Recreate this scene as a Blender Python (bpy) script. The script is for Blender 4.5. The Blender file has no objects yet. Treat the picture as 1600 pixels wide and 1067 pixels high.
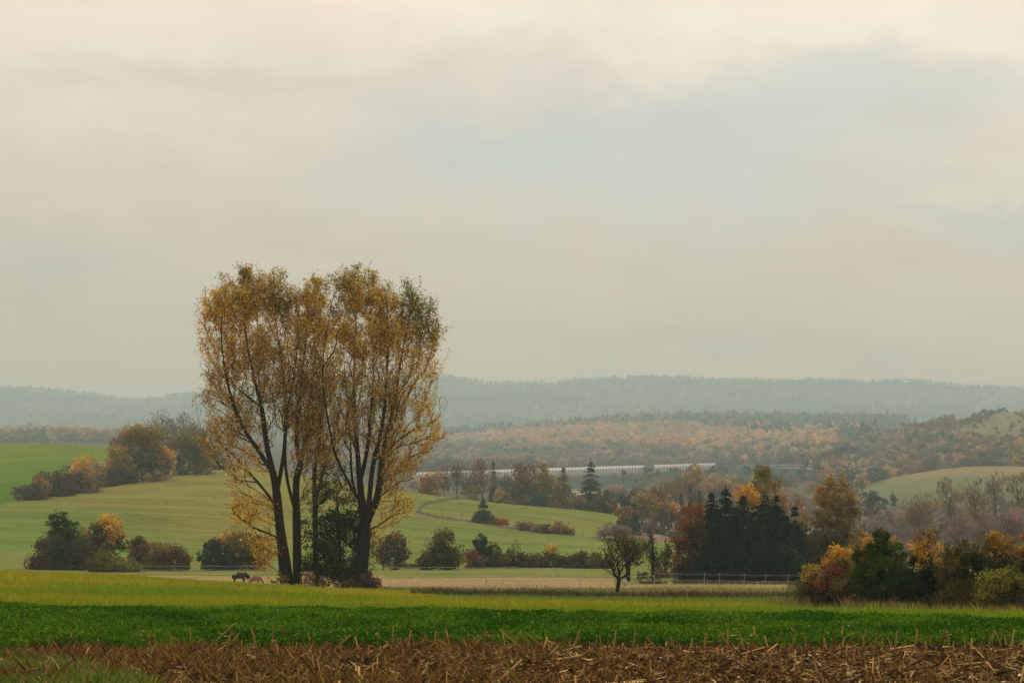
import bpy, math, random
import numpy as np
from mathutils import Vector

SEED = 11
rng = np.random.default_rng(SEED)
random.seed(SEED)
S = bpy.context.scene
COL = S.collection
F = 3111.0           # focal length in photo pixels (photo 1600 x 1067)
HOR = 847.0          # eye-level row
CAMZ = 1.7
TH = math.atan((HOR - 533.5) / F)
CT, ST = math.cos(TH), math.sin(TH)

# ------------------------------------------------------------------ geometry of view
def ray(px, py):
    xc = (np.asarray(px, float) - 800.0) / F
    yc = (533.5 - np.asarray(py, float)) / F
    den = CT - yc * ST
    return xc / den, (ST + yc * CT) / den          # X per Y, Z per Y

def P(px, py, Y):
    a, b = ray(px, py)
    return np.array([a * Y, Y, CAMZ + b * Y])

def proj(X, Y, Z):
    z = Z - CAMZ
    d = Y * CT + z * ST
    v = -Y * ST + z * CT
    return 800 + F * X / d, 533.5 - F * v / d

# ------------------------------------------------------------------ terrain
# rows: distance, kind, [(column, value)];  'z' = metres, 'p' = picture row seen from the eye point
ROWS = [
 (1.5, 'z', [(0, 0)]), (18, 'z', [(0, 0)]), (33, 'z', [(0, -0.02)]),
 (45, 'z', [(0, -0.06), (800, -0.08), (1600, -0.12)]),
 (58, 'z', [(0, -0.16), (600, -0.3), (800, -0.35), (1200, -0.45), (1600, -0.62)]),
 (80, 'z', [(0, -0.2), (400, -0.45), (600, -0.72), (800, -0.9), (1200, -1.1), (1600, -1.15)]),
 (100, 'z', [(0, -0.12), (200, -0.3), (400, -0.72), (600, -1.12), (800, -1.35), (1200, -1.5), (1600, -1.5)]),
 (120, 'z', [(0, -0.15), (200, -0.42), (400, -0.98), (600, -1.4), (800, -1.62), (1200, -1.7), (1600, -1.7)]),
 (150, 'z', [(0, -0.9), (200, -1.3), (400, -1.75), (470, -1.62), (600, -1.85), (800, -1.9), (1600, -1.9)]),
 (190, 'z', [(0, -2.0), (400, -2.25), (800, -2.0), (1600, -2.2)]),
 (240, 'z', [(0, -2.0), (400, -2.1), (800, -1.95), (1600, -2.6)]),
 (300, 'z', [(0, -0.3), (300, -1.3), (600, -2.0), (950, -2.1), (1200, -2.6), (1600, -3)]),
 (380, 'p', [(0, 830), (300, 845), (600, 858), (800, 865), (950, 868), (1100, 876), (1200, 883), (1600, 885)]),
 (460, 'p', [(0, 790), (200, 794), (340, 800), (500, 810), (600, 815), (800, 832), (950, 842), (1050, 852), (1200, 875), (1600, 876)]),
 (540, 'p', [(0, 765), (200, 757), (340, 757), (500, 775), (600, 787), (700, 796), (800, 805), (900, 813), (960, 824), (1050, 838), (1150, 858), (1600, 866)]),
 (620, 'p', [(0, 740), (150, 735), (270, 733), (340, 727), (500, 746), (620, 767), (700, 778), (800, 788), (880, 794), (960, 800), (1050, 826), (1200, 852), (1600, 850)]),
 (720, 'p', [(0, 712), (165, 712), (340, 722), (500, 755), (620, 785), (800, 800), (960, 812), (1050, 828), (1200, 846), (1600, 835)]),
 (850, 'p', [(0, 693), (100, 694), (165, 699), (250, 708), (340, 735), (500, 775), (800, 803), (1100, 822), (1350, 812), (1450, 798), (1600, 793)]),
 (1000, 'p', [(0, 705), (165, 710), (340, 750), (600, 785), (900, 786), (1000, 786), (1200, 800), (1350, 780), (1450, 762), (1600, 758)]),
 (1150, 'p', [(0, 720), (340, 752), (600, 768), (900, 766), (1000, 770), (1200, 780), (1330, 765), (1400, 747), (1450, 733), (1500, 724), (1550, 725), (1600, 733)]),
 (1270, 'p', [(0, 728), (340, 750), (600, 766), (900, 766), (1200, 752), (1300, 752), (1350, 765), (1500, 745), (1600, 745)]),
 (1400, 'p', [(0, 730), (340, 750), (600, 764), (780, 760), (900, 752), (1000, 739), (1118, 731.5), (1260, 731), (1350, 745), (1430, 733), (1500, 716), (1600, 714)]),
 (1600, 'p', [(0, 722), (340, 745), (600, 748), (700, 745), (1000, 752), (1200, 745), (1330, 735), (1400, 716), (1500, 698), (1600, 692)]),
 (1900, 'p', [(0, 700), (340, 705), (600, 750), (1000, 748), (1200, 735), (1330, 715), (1400, 692), (1500, 668), (1560, 655), (1600, 650)]),
 (2200, 'p', [(0, 695), (340, 695), (700, 735), (1000, 728), (1200, 718), (1330, 695), (1400, 680), (1500, 655), (1560, 645), (1600, 641)]),
 (2600, 'p', [(0, 690), (340, 692), (700, 718), (1000, 706), (1200, 702), (1330, 690), (1450, 678), (1600, 655)]),
 (3200, 'p', [(0, 684), (340, 684), (700, 704), (850, 692), (1000, 680), (1200, 675), (1350, 680), (1600, 675)]),
 (3700, 'p', [(0, 680), (340, 680), (700, 690), (900, 672), (1000, 666), (1150, 662), (1300, 662), (1450, 668), (1600, 668)]),
 (5200, 'p', [(0, 678), (340, 675), (700, 680), (900, 675), (1200, 672), (1600, 668)]),
 (6800, 'p', [(0, 640), (200, 648), (340, 640), (700, 632), (1000, 632), (1600, 638)]),
 (8000, 'p', [(-900, 630), (-200, 612), (0, 613), (60, 616), (140, 623), (200, 632), (240, 626), (290, 619), (340, 614), (500, 600), (620, 590),
              (690, 593), (740, 602), (800, 606), (835, 606), (860, 602), (900, 598), (960, 596), (1040, 594), (1130, 599), (1250, 599), (1330, 599),
              (1400, 602), (1480, 607), (1560, 611), (1600, 614), (1800, 625), (2600, 640)]),
 (8500, 'p', [(0, 640), (700, 625), (1600, 640)]),
 (9800, 'p', [(0, 760), (1600, 760)]),
]
SG = np.unique(np.concatenate([np.arange(-1600, -120, 24), np.arange(-120, 1721, 4), np.arange(1720, 3201, 24)])).astype(float)
def _rows():
    ys, zs = [], []
    for Y, kind, pts in ROWS:
        pts = sorted(pts)
        fine = np.arange(-1700, 3301, 4.0)
        v = np.interp(fine, [p[0] for p in pts], [p[1] for p in pts])
        w = 6.0 if Y > 7500 else 14.0
        k = np.exp(-0.5 * (np.arange(-60, 61) / w) ** 2); k /= k.sum()
        v = np.convolve(np.pad(v, 60, mode='edge'), k, mode='valid')
        v = np.interp(SG, fine, v)
        if kind == 'p':
            v = CAMZ + ray(SG, v)[1] * Y
        ys.append(Y); zs.append(v)
    return np.array(ys, float), np.array(zs)
_YR, _ZR = _rows()
YG = np.unique(np.concatenate([np.linspace(1.5, 20, 12), np.linspace(20, 130, 150), np.geomspace(130, 1200, 260), np.geomspace(1200, 9800, 200)]))
def _pchip(x, y, xi):
    h = np.diff(x)[:, None]; d = np.diff(y, axis=0) / h
    m = np.zeros_like(y)
    w1 = 2 * h[1:] + h[:-1]; w2 = h[1:] + 2 * h[:-1]
    same = (d[1:] * d[:-1]) > 0
    with np.errstate(divide='ignore', invalid='ignore'):
        hm = (w1 + w2) / (w1 / d[:-1] + w2 / d[1:])
    m[1:-1] = np.where(same, hm, 0); m[0] = d[0]; m[-1] = d[-1]
    i = np.clip(np.searchsorted(x, xi) - 1, 0, len(x) - 2)
    hh = (x[i + 1] - x[i])[:, None]; t = ((xi - x[i]) / (x[i + 1] - x[i]))[:, None]
    return ((1 + 2 * t) * (1 - t) ** 2 * y[i] + t * (1 - t) ** 2 * hh * m[i] + t * t * (3 - 2 * t) * y[i + 1] + t * t * (t - 1) * hh * m[i + 1])
ZG = _pchip(_YR, _ZR, YG)

def vnoise(x, y, seed=0):
    """smooth value noise in the plane"""
    x = np.asarray(x, float); y = np.asarray(y, float)
    xi = np.floor(x).astype(np.int64); yi = np.floor(y).astype(np.int64)
    fx = x - xi; fy = y - yi
    fx = fx * fx * (3 - 2 * fx); fy = fy * fy * (3 - 2 * fy)
    def h(a, b):
        n = (a * 374761393 + b * 668265263 + seed * 974634777) & 0x7fffffff
        n = ((n ^ (n >> 13)) * 1274126177) & 0x7fffffff
        return ((n ^ (n >> 16)) & 0xffff) / 65535.0
    return (h(xi, yi) * (1 - fx) + h(xi + 1, yi) * fx) * (1 - fy) + (h(xi, yi + 1) * (1 - fx) + h(xi + 1, yi + 1) * fx) * fy
def fbm(x, y, seed=0, o=4):
    s = 0; a = .5; t = 0
    for i in range(o):
        s = s + a * vnoise(np.asarray(x) * 2 ** i, np.asarray(y) * 2 ** i, seed + i); t += a; a *= .5
    return s / t
# small relief, proportional to distance
_XG = (SG[None, :] - 800) / F * YG[:, None]
_rel = (fbm(_XG / 30, YG[:, None] / 30 + 0 * _XG, 3) - .5) * np.clip(YG[:, None] - 300, 0, 900) / 900 * 2.5
_rel += (fbm(_XG / 3, YG[:, None] / 3 + 0 * _XG, 5) - .5) * 0.10 * (YG[:, None] < 160)
_rel += (fbm(_XG / 260, YG[:, None] / 260 + 0 * _XG, 8) - .5) * np.clip(YG[:, None] - 1500, 0, 3000) / 3000 * 26
ZG = ZG + _rel

def ground(X, Y):
    X = np.asarray(X, float); Y = np.clip(np.asarray(Y, float), YG[0], YG[-1] - 1e-6)
    s = np.clip(800 + X / Y * F, SG[0], SG[-1] - 1e-6)
    i = np.clip(np.searchsorted(YG, Y, side='right') - 1, 0, len(YG) - 2); j = np.clip(np.searchsorted(SG, s, side='right') - 1, 0, len(SG) - 2)
    a = (Y - YG[i]) / (YG[i + 1] - YG[i]); b = (s - SG[j]) / (SG[j + 1] - SG[j])
    return (ZG[i, j] * (1 - b) + ZG[i, j + 1] * b) * (1 - a) + (ZG[i + 1, j] * (1 - b) + ZG[i + 1, j + 1] * b) * a

_YM = np.geomspace(15, 9700, 1500)
def hit(px, py, ymin=0):
    """first ground point on the sight line through a photo pixel (nan if none)"""
    a, b = ray(np.atleast_1d(px), np.atleast_1d(py))
    out = np.full(a.shape, np.nan)
    for Y in _YM:
        if Y < ymin: continue
        m = np.isnan(out)
        if not m.any(): break
        low = ground(a[m] * Y, np.full(m.sum(), Y)) >= CAMZ + b[m] * Y
        idx = np.where(m)[0][low]
        out[idx] = Y
    return a * out, out

def inpoly(px, py, poly):
    r = np.zeros(np.shape(px), bool)
    n = len(poly)
    for k in range(n):
        x0, y0 = poly[k]; x1, y1 = poly[(k + 1) % n]
        if y0 == y1: continue
        c = ((y0 > py) != (y1 > py)) & (px < (x1 - x0) * (py - y0) / (y1 - y0) + x0)
        r ^= c
    return r
def polydist(px, py, line):
    d = np.full(np.shape(px), 1e9)
    for (x0, y0), (x1, y1) in zip(line[:-1], line[1:]):
        t = np.clip(((px - x0) * (x1 - x0) + (py - y0) * (y1 - y0)) / ((x1 - x0) ** 2 + (y1 - y0) ** 2), 0, 1)
        d = np.minimum(d, np.hypot(px - x0 - t * (x1 - x0), py - y0 - t * (y1 - y0)))
    return d

# ------------------------------------------------------------------ materials
def new_mat(name):
    m = bpy.data.materials.new(name); m.use_nodes = True
    nt = m.node_tree; nt.nodes.clear()
    out = nt.nodes.new('ShaderNodeOutputMaterial')
    return m, nt, out
def leaf_material(name, trans=.35, noise=0.0):
    m, nt, out = new_mat(name)
    at = nt.nodes.new('ShaderNodeAttribute'); at.attribute_name = 'tint'
    d = nt.nodes.new('ShaderNodeBsdfDiffuse'); t = nt.nodes.new('ShaderNodeBsdfTranslucent'); mx = nt.nodes.new('ShaderNodeMixShader')
    mx.inputs[0].default_value = trans
    nt.links.new(at.outputs['Color'], d.inputs['Color']); nt.links.new(at.outputs['Color'], t.inputs['Color'])
    nt.links.new(d.outputs[0], mx.inputs[1]); nt.links.new(t.outputs[0], mx.inputs[2]); nt.links.new(mx.outputs[0], out.inputs['Surface'])
    return m
def ground_material(name, nscale, amount, bump=0.0, bscale=8):
    m, nt, out = new_mat(name)
    N = nt.nodes.new; L = nt.links.new
    at = N('ShaderNodeAttribute'); at.attribute_name = 'tint'
    geo = N('ShaderNodeNewGeometry')
    n1 = N('ShaderNodeTexNoise'); n1.inputs['Scale'].default_value = nscale; n1.inputs['Detail'].default_value = 7; n1.inputs['Roughness'].default_value = .65
    n2 = N('ShaderNodeTexNoise'); n2.inputs['Scale'].default_value = nscale * .07; n2.inputs['Detail'].default_value = 4
    L(geo.outputs['Position'], n1.inputs['Vector']); L(geo.outputs['Position'], n2.inputs['Vector'])
    ad = N('ShaderNodeMath'); ad.operation = 'ADD'; L(n1.outputs['Fac'], ad.inputs[0]); L(n2.outputs['Fac'], ad.inputs[1])
    mr = N('ShaderNodeMapRange'); mr.inputs['From Min'].default_value = .6; mr.inputs['From Max'].default_value = 1.4
    mr.inputs['To Min'].default_value = 1 - amount; mr.inputs['To Max'].default_value = 1 + amount
    L(ad.outputs[0], mr.inputs['Value'])
    mu = N('ShaderNodeVectorMath'); mu.operation = 'SCALE'; L(at.outputs['Color'], mu.inputs[0]); L(mr.outputs[0], mu.inputs['Scale'])
    b = N('ShaderNodeBsdfDiffuse'); b.inputs['Roughness'].default_value = 1; L(mu.outputs[0], b.inputs['Color']); L(b.outputs[0], out.inputs['Surface'])
    if bump:
        n3 = N('ShaderNodeTexNoise'); n3.inputs['Scale'].default_value = bscale; n3.inputs['Detail'].default_value = 6; L(geo.outputs['Position'], n3.inputs['Vector'])
        bp = N('ShaderNodeBump'); bp.inputs['Strength'].default_value = bump; bp.inputs['Distance'].default_value = .5; L(n3.outputs['Fac'], bp.inputs['Height']); L(bp.outputs[0], b.inputs['Normal'])
    return m
def solid(name, col, rough=.7, metal=0, nscale=6, amt=.25, spec=.3):
    m, nt, out = new_mat(name)
    N = nt.nodes.new; L = nt.links.new
    tc = N('ShaderNodeTexCoord'); n = N('ShaderNodeTexNoise'); n.inputs['Scale'].default_value = nscale; n.inputs['Detail'].default_value = 5; L(tc.outputs['Object'], n.inputs['Vector'])
    r = N('ShaderNodeValToRGB'); r.color_ramp.elements[0].position = .3; r.color_ramp.elements[1].position = .7
    r.color_ramp.elements[0].color = tuple(c * (1 - amt) for c in col) + (1,); r.color_ramp.elements[1].color = tuple(min(1, c * (1 + amt)) for c in col) + (1,)
    p = N('ShaderNodeBsdfPrincipled'); p.inputs['Roughness'].default_value = rough; p.inputs['Metallic'].default_value = metal; p.inputs['Specular IOR Level'].default_value = spec
    L(n.outputs['Fac'], r.inputs[0]); L(r.outputs[0], p.inputs['Base Color']); L(p.outputs[0], out.inputs['Surface'])
    return m
M_LEAF = leaf_material('leaf', .46); M_POPLAR = leaf_material('poplar_leaf', .52)
M_NEEDLE = leaf_material('needle', .12)
M_GRASS = leaf_material('grass_blade', .3)
M_STRAW = leaf_material('dry_straw', .1)
M_BARK = solid('bark', (.015, .0115, .009), .95, 0, 5, .45, .1)
M_BARKG = solid('grey_bark', (.06, .048, .038), .95, 0, 5, .4, .1)
M_BIRCH = solid('birch_bark', (.22, .2, .17), .9, 0, 3, .6, .1)
M_POSTW = solid('pale_post', (.21, .195, .165), .7)
M_TAPE = solid('white_tape', (.36, .34, .30), .6, 0, 2, .4)
M_WOOD = solid('weathered_wood', (.05, .04, .03), .9)

# ------------------------------------------------------------------ mesh helpers
def mesh_np(name, V, faces, k, mat, tint=None, smooth=False):
    me = bpy.data.meshes.new(name)
    V = np.ascontiguousarray(V, dtype=np.float32); faces = np.ascontiguousarray(faces, dtype=np.int32)
    nf = faces.size // k
    me.vertices.add(len(V)); me.vertices.foreach_set('co', V.ravel())
    me.loops.add(faces.size); me.loops.foreach_set('vertex_index', faces.ravel())
    me.polygons.add(nf); me.polygons.foreach_set('loop_start', np.arange(0, nf * k, k, dtype=np.int32))
    if smooth: me.polygons.foreach_set('use_smooth', np.ones(nf, bool))
    me.update(calc_edges=True)
    if tint is not None:
        a = me.color_attributes.new('tint', 'FLOAT_COLOR', 'POINT')
        c = np.ones((len(V), 4), np.float32); c[:, :3] = tint
        a.data.foreach_set('color', c.ravel())
    me.materials.append(mat)
    return me
def link(name, me, parent=None, loc=None):
    o = bpy.data.objects.new(name, me); COL.objects.link(o)
    if parent is not None: o.parent = parent
    if loc is not None: o.location = loc
    return o
def tag(o, label, cat=None, group=None, kind=None):
    if label: o['label'] = label
    if cat: o['category'] = cat
    if group: o['group'] = group
    if kind: o['kind'] = kind
    return o
def empty(name, loc, label, cat, group=None):
    o = bpy.data.objects.new(name, None); COL.objects.link(o); o.location = [float(v) for v in loc]; o.empty_display_size = .3
    return tag(o, label, cat, group)
def unit(v): return v / np.maximum(np.linalg.norm(v, axis=-1, keepdims=True), 1e-9)

def leaves(C, L, W, axis=None, spread=1.0, flat=None):
    """rhombic leaves: centres C, half length L, half width W; axis = preferred long direction (spread 0..1 of randomness)"""
    n = len(C); L = np.broadcast_to(L, (n,)); W = np.broadcast_to(W, (n,))
    t = unit(rng.normal(size=(n, 3)))
    if axis is not None: t = unit(np.asarray(axis) * (1 - spread) + t * spread)
    q = rng.normal(size=(n, 3))
    if flat is not None: q = q * (1 - flat) + np.cross(np.broadcast_to([0, 0, 1.0], (n, 3)), t) * flat * 2
    b = unit(np.cross(np.cross(t, q), t))
    V = np.empty((n, 4, 3)); V[:, 0] = C - t * L[:, None]; V[:, 1] = C + b * W[:, None]; V[:, 2] = C + t * L[:, None]; V[:, 3] = C - b * W[:, None]
    return V.reshape(-1, 3)
def quads(n): return np.arange(n * 4, dtype=np.int32)

def tubes(A, B, R0, R1, k):
    """k-sided prisms from A to B"""
    n = len(A); d = unit(B - A)
    up = np.where(np.abs(d[:, 2:3]) > .9, np.array([[1.0, 0, 0]]), np.array([[0, 0, 1.0]]))
    u = unit(np.cross(d, up)); w = np.cross(d, u)
    ang = np.arange(k) * 2 * np.pi / k
    ring = u[:, None] * np.cos(ang)[None, :, None] + w[:, None] * np.sin(ang)[None, :, None]
    V = np.concatenate([A[:, None] + ring * R0[:, None, None], B[:, None] + ring * R1[:, None, None]], 1).reshape(-1, 3)
    i = np.arange(k); j = (i + 1) % k
    f = np.stack([i, j, j + k, i + k], 1)[None] + (np.arange(n) * 2 * k)[:, None, None]
    return V, f.reshape(-1, 4)

class Skel:
    def __init__(self, cap=30000):
        self.p = np.zeros((cap, 3)); self.d = np.zeros((cap, 3)); self.par = np.full(cap, -1, int); self.n = 0; self.tips = []
        self.noatt = np.zeros(cap, bool)
    def add(self, p, par, d, noatt=False):
        i = self.n; self.p[i] = p; self.par[i] = par; self.d[i] = d; self.noatt[i] = noatt; self.n += 1
        return i
    def poly(self, pts, par=-1, step=.6, noatt_first=0):
        """add a polyline; par = node it grows from"""
        pts = [np.asarray(q, float) for q in pts]; last = par
        if par < 0:
            last = self.add(pts[0], -1, unit(pts[1] - pts[0]), True)
        k = 0
        for a, b in zip(pts[:-1], pts[1:]):
            L = np.linalg.norm(b - a); m = max(1, int(round(L / step)))
            for q in range(1, m + 1):
                last = self.add(a + (b - a) * q / m, last, (b - a) / L, k < noatt_first); k += 1
        return last
    def near(self, p):
        return int(np.argmin(np.linalg.norm(self.p[:self.n] - np.asarray(p), axis=1)))
    def grow(self, T, upmin, step=.5, bend=1.0, ang=.6, pen=1.5, jit=.05, maxn=1e9, upend=.6):
        n = self.n; d = T - self.p[:n]; L = np.linalg.norm(d, axis=1) + 1e-6
        dz = d[:, 2] / L
        ca = (d * self.d[:n]).sum(1) / L
        cost = L * (1 + ang * (1 - ca)) + pen * np.maximum(0, upmin - dz) * L + 1e6 * self.noatt[:n]
        i = int(np.argmin(cost)); L = L[i]; p0 = self.p[i]; e = d[i] / L
        t0 = unit(self.d[i] * .55 + e * .8) * L * bend; t1 = unit(e * .7 + np.array([0, 0, upend])) * L * bend
        m = max(1, int(round(L / step))); last = i; prev = p0
        for q in range(1, m + 1):
            t = q / m
            h = (2 * t**3 - 3 * t**2 + 1) * p0 + (t**3 - 2 * t**2 + t) * t0 + (-2 * t**3 + 3 * t**2) * T + (t**3 - t**2) * t1
            if q < m: h = h + rng.normal(size=3) * jit * step
            last = self.add(h, last, unit(h - prev)); prev = h
        self.tips.append(last)
    def mesh(self, name, mat, rbase, rtip, origin, taper=0):
        n = self.n; cnt = np.zeros(n); kids = np.zeros(n, int)
        for i in range(n):
            if self.par[i] >= 0: kids[self.par[i]] += 1
        cnt[kids == 0] = 1
        for i in range(n - 1, -1, -1):
            if self.par[i] >= 0: cnt[self.par[i]] += cnt[i]
        mx = max(cnt.max(), 2)
        ex = math.log(max(rbase / rtip, 1.01)) / math.log(mx)
        r = rtip * cnt ** ex
        if taper:
            zz = self.p[:n, 2]; t = np.clip((zz - zz.min()) / (np.ptp(zz) + 1e-6), 0, 1); r = np.maximum(rtip, r * (1 - taper * np.clip(t * 1.5, 0, 1)))
        e = np.where(self.par[:n] >= 0)[0]; a = self.par[e]
        R1 = r[e]; R0 = np.minimum(r[a], R1 * 1.18)
        thick = R1 > rbase * .22
        Vs, Fs, off = [], [], 0
        for msk, k in ((thick, 8), (~thick, 3)):
            if msk.any():
                A = self.p[a[msk]] ; B = self.p[e[msk]]
                dd = unit(B - A); B = B + dd * R1[msk][:, None] * .4
                V, f = tubes(A - origin, B - origin, R0[msk], R1[msk], k)
                Vs.append(V); Fs.append(f + off); off += len(V)
        return mesh_np(name, np.concatenate(Vs), np.concatenate(Fs), 4, mat, None, True)

# ------------------------------------------------------------------ colours (leaf reflectances)
C = dict(
 G=(.050, .095, .014), G2=(.08, .095, .024), DG=(.030, .048, .016), O=(.19, .145, .03), DO=(.092, .078, .022), Y=(.58, .32, .035), YO=(.50, .28, .042),
 OR=(.46, .18, .02), RU=(.30, .098, .018), RD=(.19, .052, .032), MR=(.12, .058, .034), B=(.20, .12, .055), DB=(.080, .054, .034), T=(.40, .255, .13),
 MV=(.20, .137, .105), K=(.013, .026, .018), KS=(.03, .05, .038), BG=(.030, .050, .036), S=(.42, .29, .12), GB=(.30, .195, .045), OG=(.15, .145, .03), LG=(.20, .185, .035),
 WP=(.56, .29, .14), WT=(.42, .27, .155), WB=(.25, .165, .11), WG=(.10, .125, .085))
def tint(base, n, jit=.22, hue=.06):
    c = np.array(base)[None] * np.exp(rng.normal(size=(n, 1)) * jit) * np.exp(rng.normal(size=(n, 3)) * hue)
    return np.clip(c, .002, .85)

HS = 1024 / 1600.0
def crown(lobes, Y, leafpx=2.3, cov=2.6, aspect=1.5, axis=None, spread=1.0, clump=.30, fringe=.16, depth=1.0):
    """leaf clumps filling ellipsoidal lobes given in photo pixels at distance Y. returns centres, L, W, colours, clump centres"""
    k = Y / F; Cs, Cc, tips, Ls = [], [], [], []
    for lb in lobes:
        cx, cy, rx, ry, ck = lb[:5]; cv = 2.4 * cov * (lb[5] if len(lb) > 5 else 1); rx = rx * 1.05; ry = ry * 1.05
        c0 = P(cx, cy, Y)
        area = math.pi * rx * ry * HS * HS
        N = max(20, int(cv * area / (leafpx * leafpx / aspect * .5 * 2)))
        rc = clump * min(rx, ry); nc = max(7, int(1.5 * rx * ry / (rc * rc)))
        u = unit(rng.normal(size=(nc, 3))); rad = rng.random(nc) ** .45 * .86
        fr = rng.random(nc) < fringe; rad[fr] = .86 + .22 * rng.random(fr.sum())
        R = np.array([rx * k, rx * k * depth, ry * k])
        cc = c0 + u * rad[:, None] * R
        tips.append(cc)
        w = np.where(fr, .35, 1.0) * (.5 + rng.random(nc)); cnt = rng.multinomial(N, w / w.sum())
        idx = np.repeat(np.arange(nc), cnt)
        sz = rc * k * np.where(fr, .5, 1.0) * (.6 + .8 * rng.random(nc))
        g = rng.normal(size=(N, 3)); g = g / np.maximum(1, np.linalg.norm(g, axis=1, keepdims=True) / 1.5)
        Cs.append(cc[idx] + g * sz[idx, None] * np.array([1, 1, .85]))
        cj = np.array(C[ck] if isinstance(ck, str) else ck)[None] * np.exp(rng.normal(size=(nc, 1)) * .22) * np.exp(rng.normal(size=(nc, 3)) * .07)
        Cc.append(np.clip(cj[idx] * np.exp(rng.normal(size=(N, 1)) * .18), .002, .85))
    Cs = np.concatenate(Cs); Cc = np.concatenate(Cc); n = len(Cs)
    L = .5 * leafpx / HS * k * (.7 + .7 * rng.random(n)); W = L / aspect
    return Cs, L, W, Cc, np.concatenate(tips)

GROUPS = {}
def plant(name, label, cat, base, lobes, Y=None, trunk_h=.35, rbase=None, bark=None, leafpx=2.2, cov=2.6, aspect=1.5, axis=None, spread=1.0,
          group=None, ntips=70, stems=1, clump=.30, fringe=.16, part='crown', wood='trunk', up=.25, rtip=None, lean=0, depth=1.0, topskel=.75, skirt=True):
    """a broad-leaved tree or bush: an Empty with wood and crown"""
    bx, by = base
    if Y is None:
        X, Yh = hit(bx, by); Y = float(Yh[0])
        if not Y == Y: raise ValueError(f'no ground under {label}')
    k = Y / F
    X0 = float(ray(bx, by)[0] * Y); b0 = np.array([X0, Y, float(ground(X0, Y)) - .05])
    if group in ('bushes behind the meadow crest', 'hedgerow climbing the green hillside'): lobes = [(l[0], l[1], l[2] * 1.2, l[3] * 1.04) + tuple(l[4:]) for l in lobes]
    if skirt:      # the foliage reaches the ground
        gpy = float(proj(*b0)[1]); x0_ = min(l[0] - l[2] for l in lobes); x1_ = max(l[0] + l[2] for l in lobes); hp = gpy - min(l[1] - l[3] for l in lobes)
        lobes = list(lobes) + [((x0_ + x1_) / 2 + q * (x1_ - x0_) * .2, gpy - hp * .11, .27 * (x1_ - x0_), .15 * hp, lobes[-1][4], .9) for q in (-1, 1)]
    Cs, L, W, Cc, tips = crown(lobes, Y, leafpx, cov, aspect, axis, spread, clump, fringe, depth)
    gz = ground(Cs[:, 0], Cs[:, 1]); keep = Cs[:, 2] > gz - .05; Cs, L, W, Cc = Cs[keep], L[keep], W[keep], Cc[keep]
    root = empty(name, b0, label, cat, group)
    top = max(P(l[0], l[1] - l[3], Y)[2] for l in lobes); H = max(top - b0[2], .6)
    cxm = np.mean([P(l[0], l[1], Y)[0] for l in lobes])
    sk = Skel(9000)
    for s in range(stems):
        off = np.zeros(3)
        tgt = np.array([X0 + (cxm - X0) * .6 + lean * H + (rng.normal() * .18 * H if stems > 1 else rng.normal() * .02 * H), Y + (rng.normal() * .15 * H if stems > 1 else 0), b0[2] + H * topskel * (.8 + .2 * rng.random())])
        mid = b0 + off + (tgt - b0) * .45 + np.array([rng.normal() * .02 * H, 0, .03 * H])
        sk.poly([b0 + off, mid, tgt], step=max(H / 14, .12), noatt_first=int(14 * trunk_h * topskel))
    if ntips:
        tips = tips[tips[:, 2] > b0[2] + H * min(trunk_h, .25)]
        tips = tips[rng.permutation(len(tips))[:ntips]]
        tips = tips[np.argsort(np.linalg.norm(tips - tgt, axis=1))]
        for t in tips:
            if sk.n > 8500: break
            sk.grow(t, up, step=max(H / 16, .12), jit=.12)
    if rbase is None: rbase = H * .017 / (1 if stems == 1 else 1.8)
    if rtip is None: rtip = max(.12 / HS * k, .005)
    link(wood, sk.mesh(wood, bark or M_BARK, rbase, min(rtip, rbase * .7), b0), root)
    link(part, mesh_np(part, leaves(Cs, L, W, axis, spread) - b0, quads(len(Cs)), 4, M_LEAF, np.repeat(Cc, 4, 0)), root)
    return root

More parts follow.
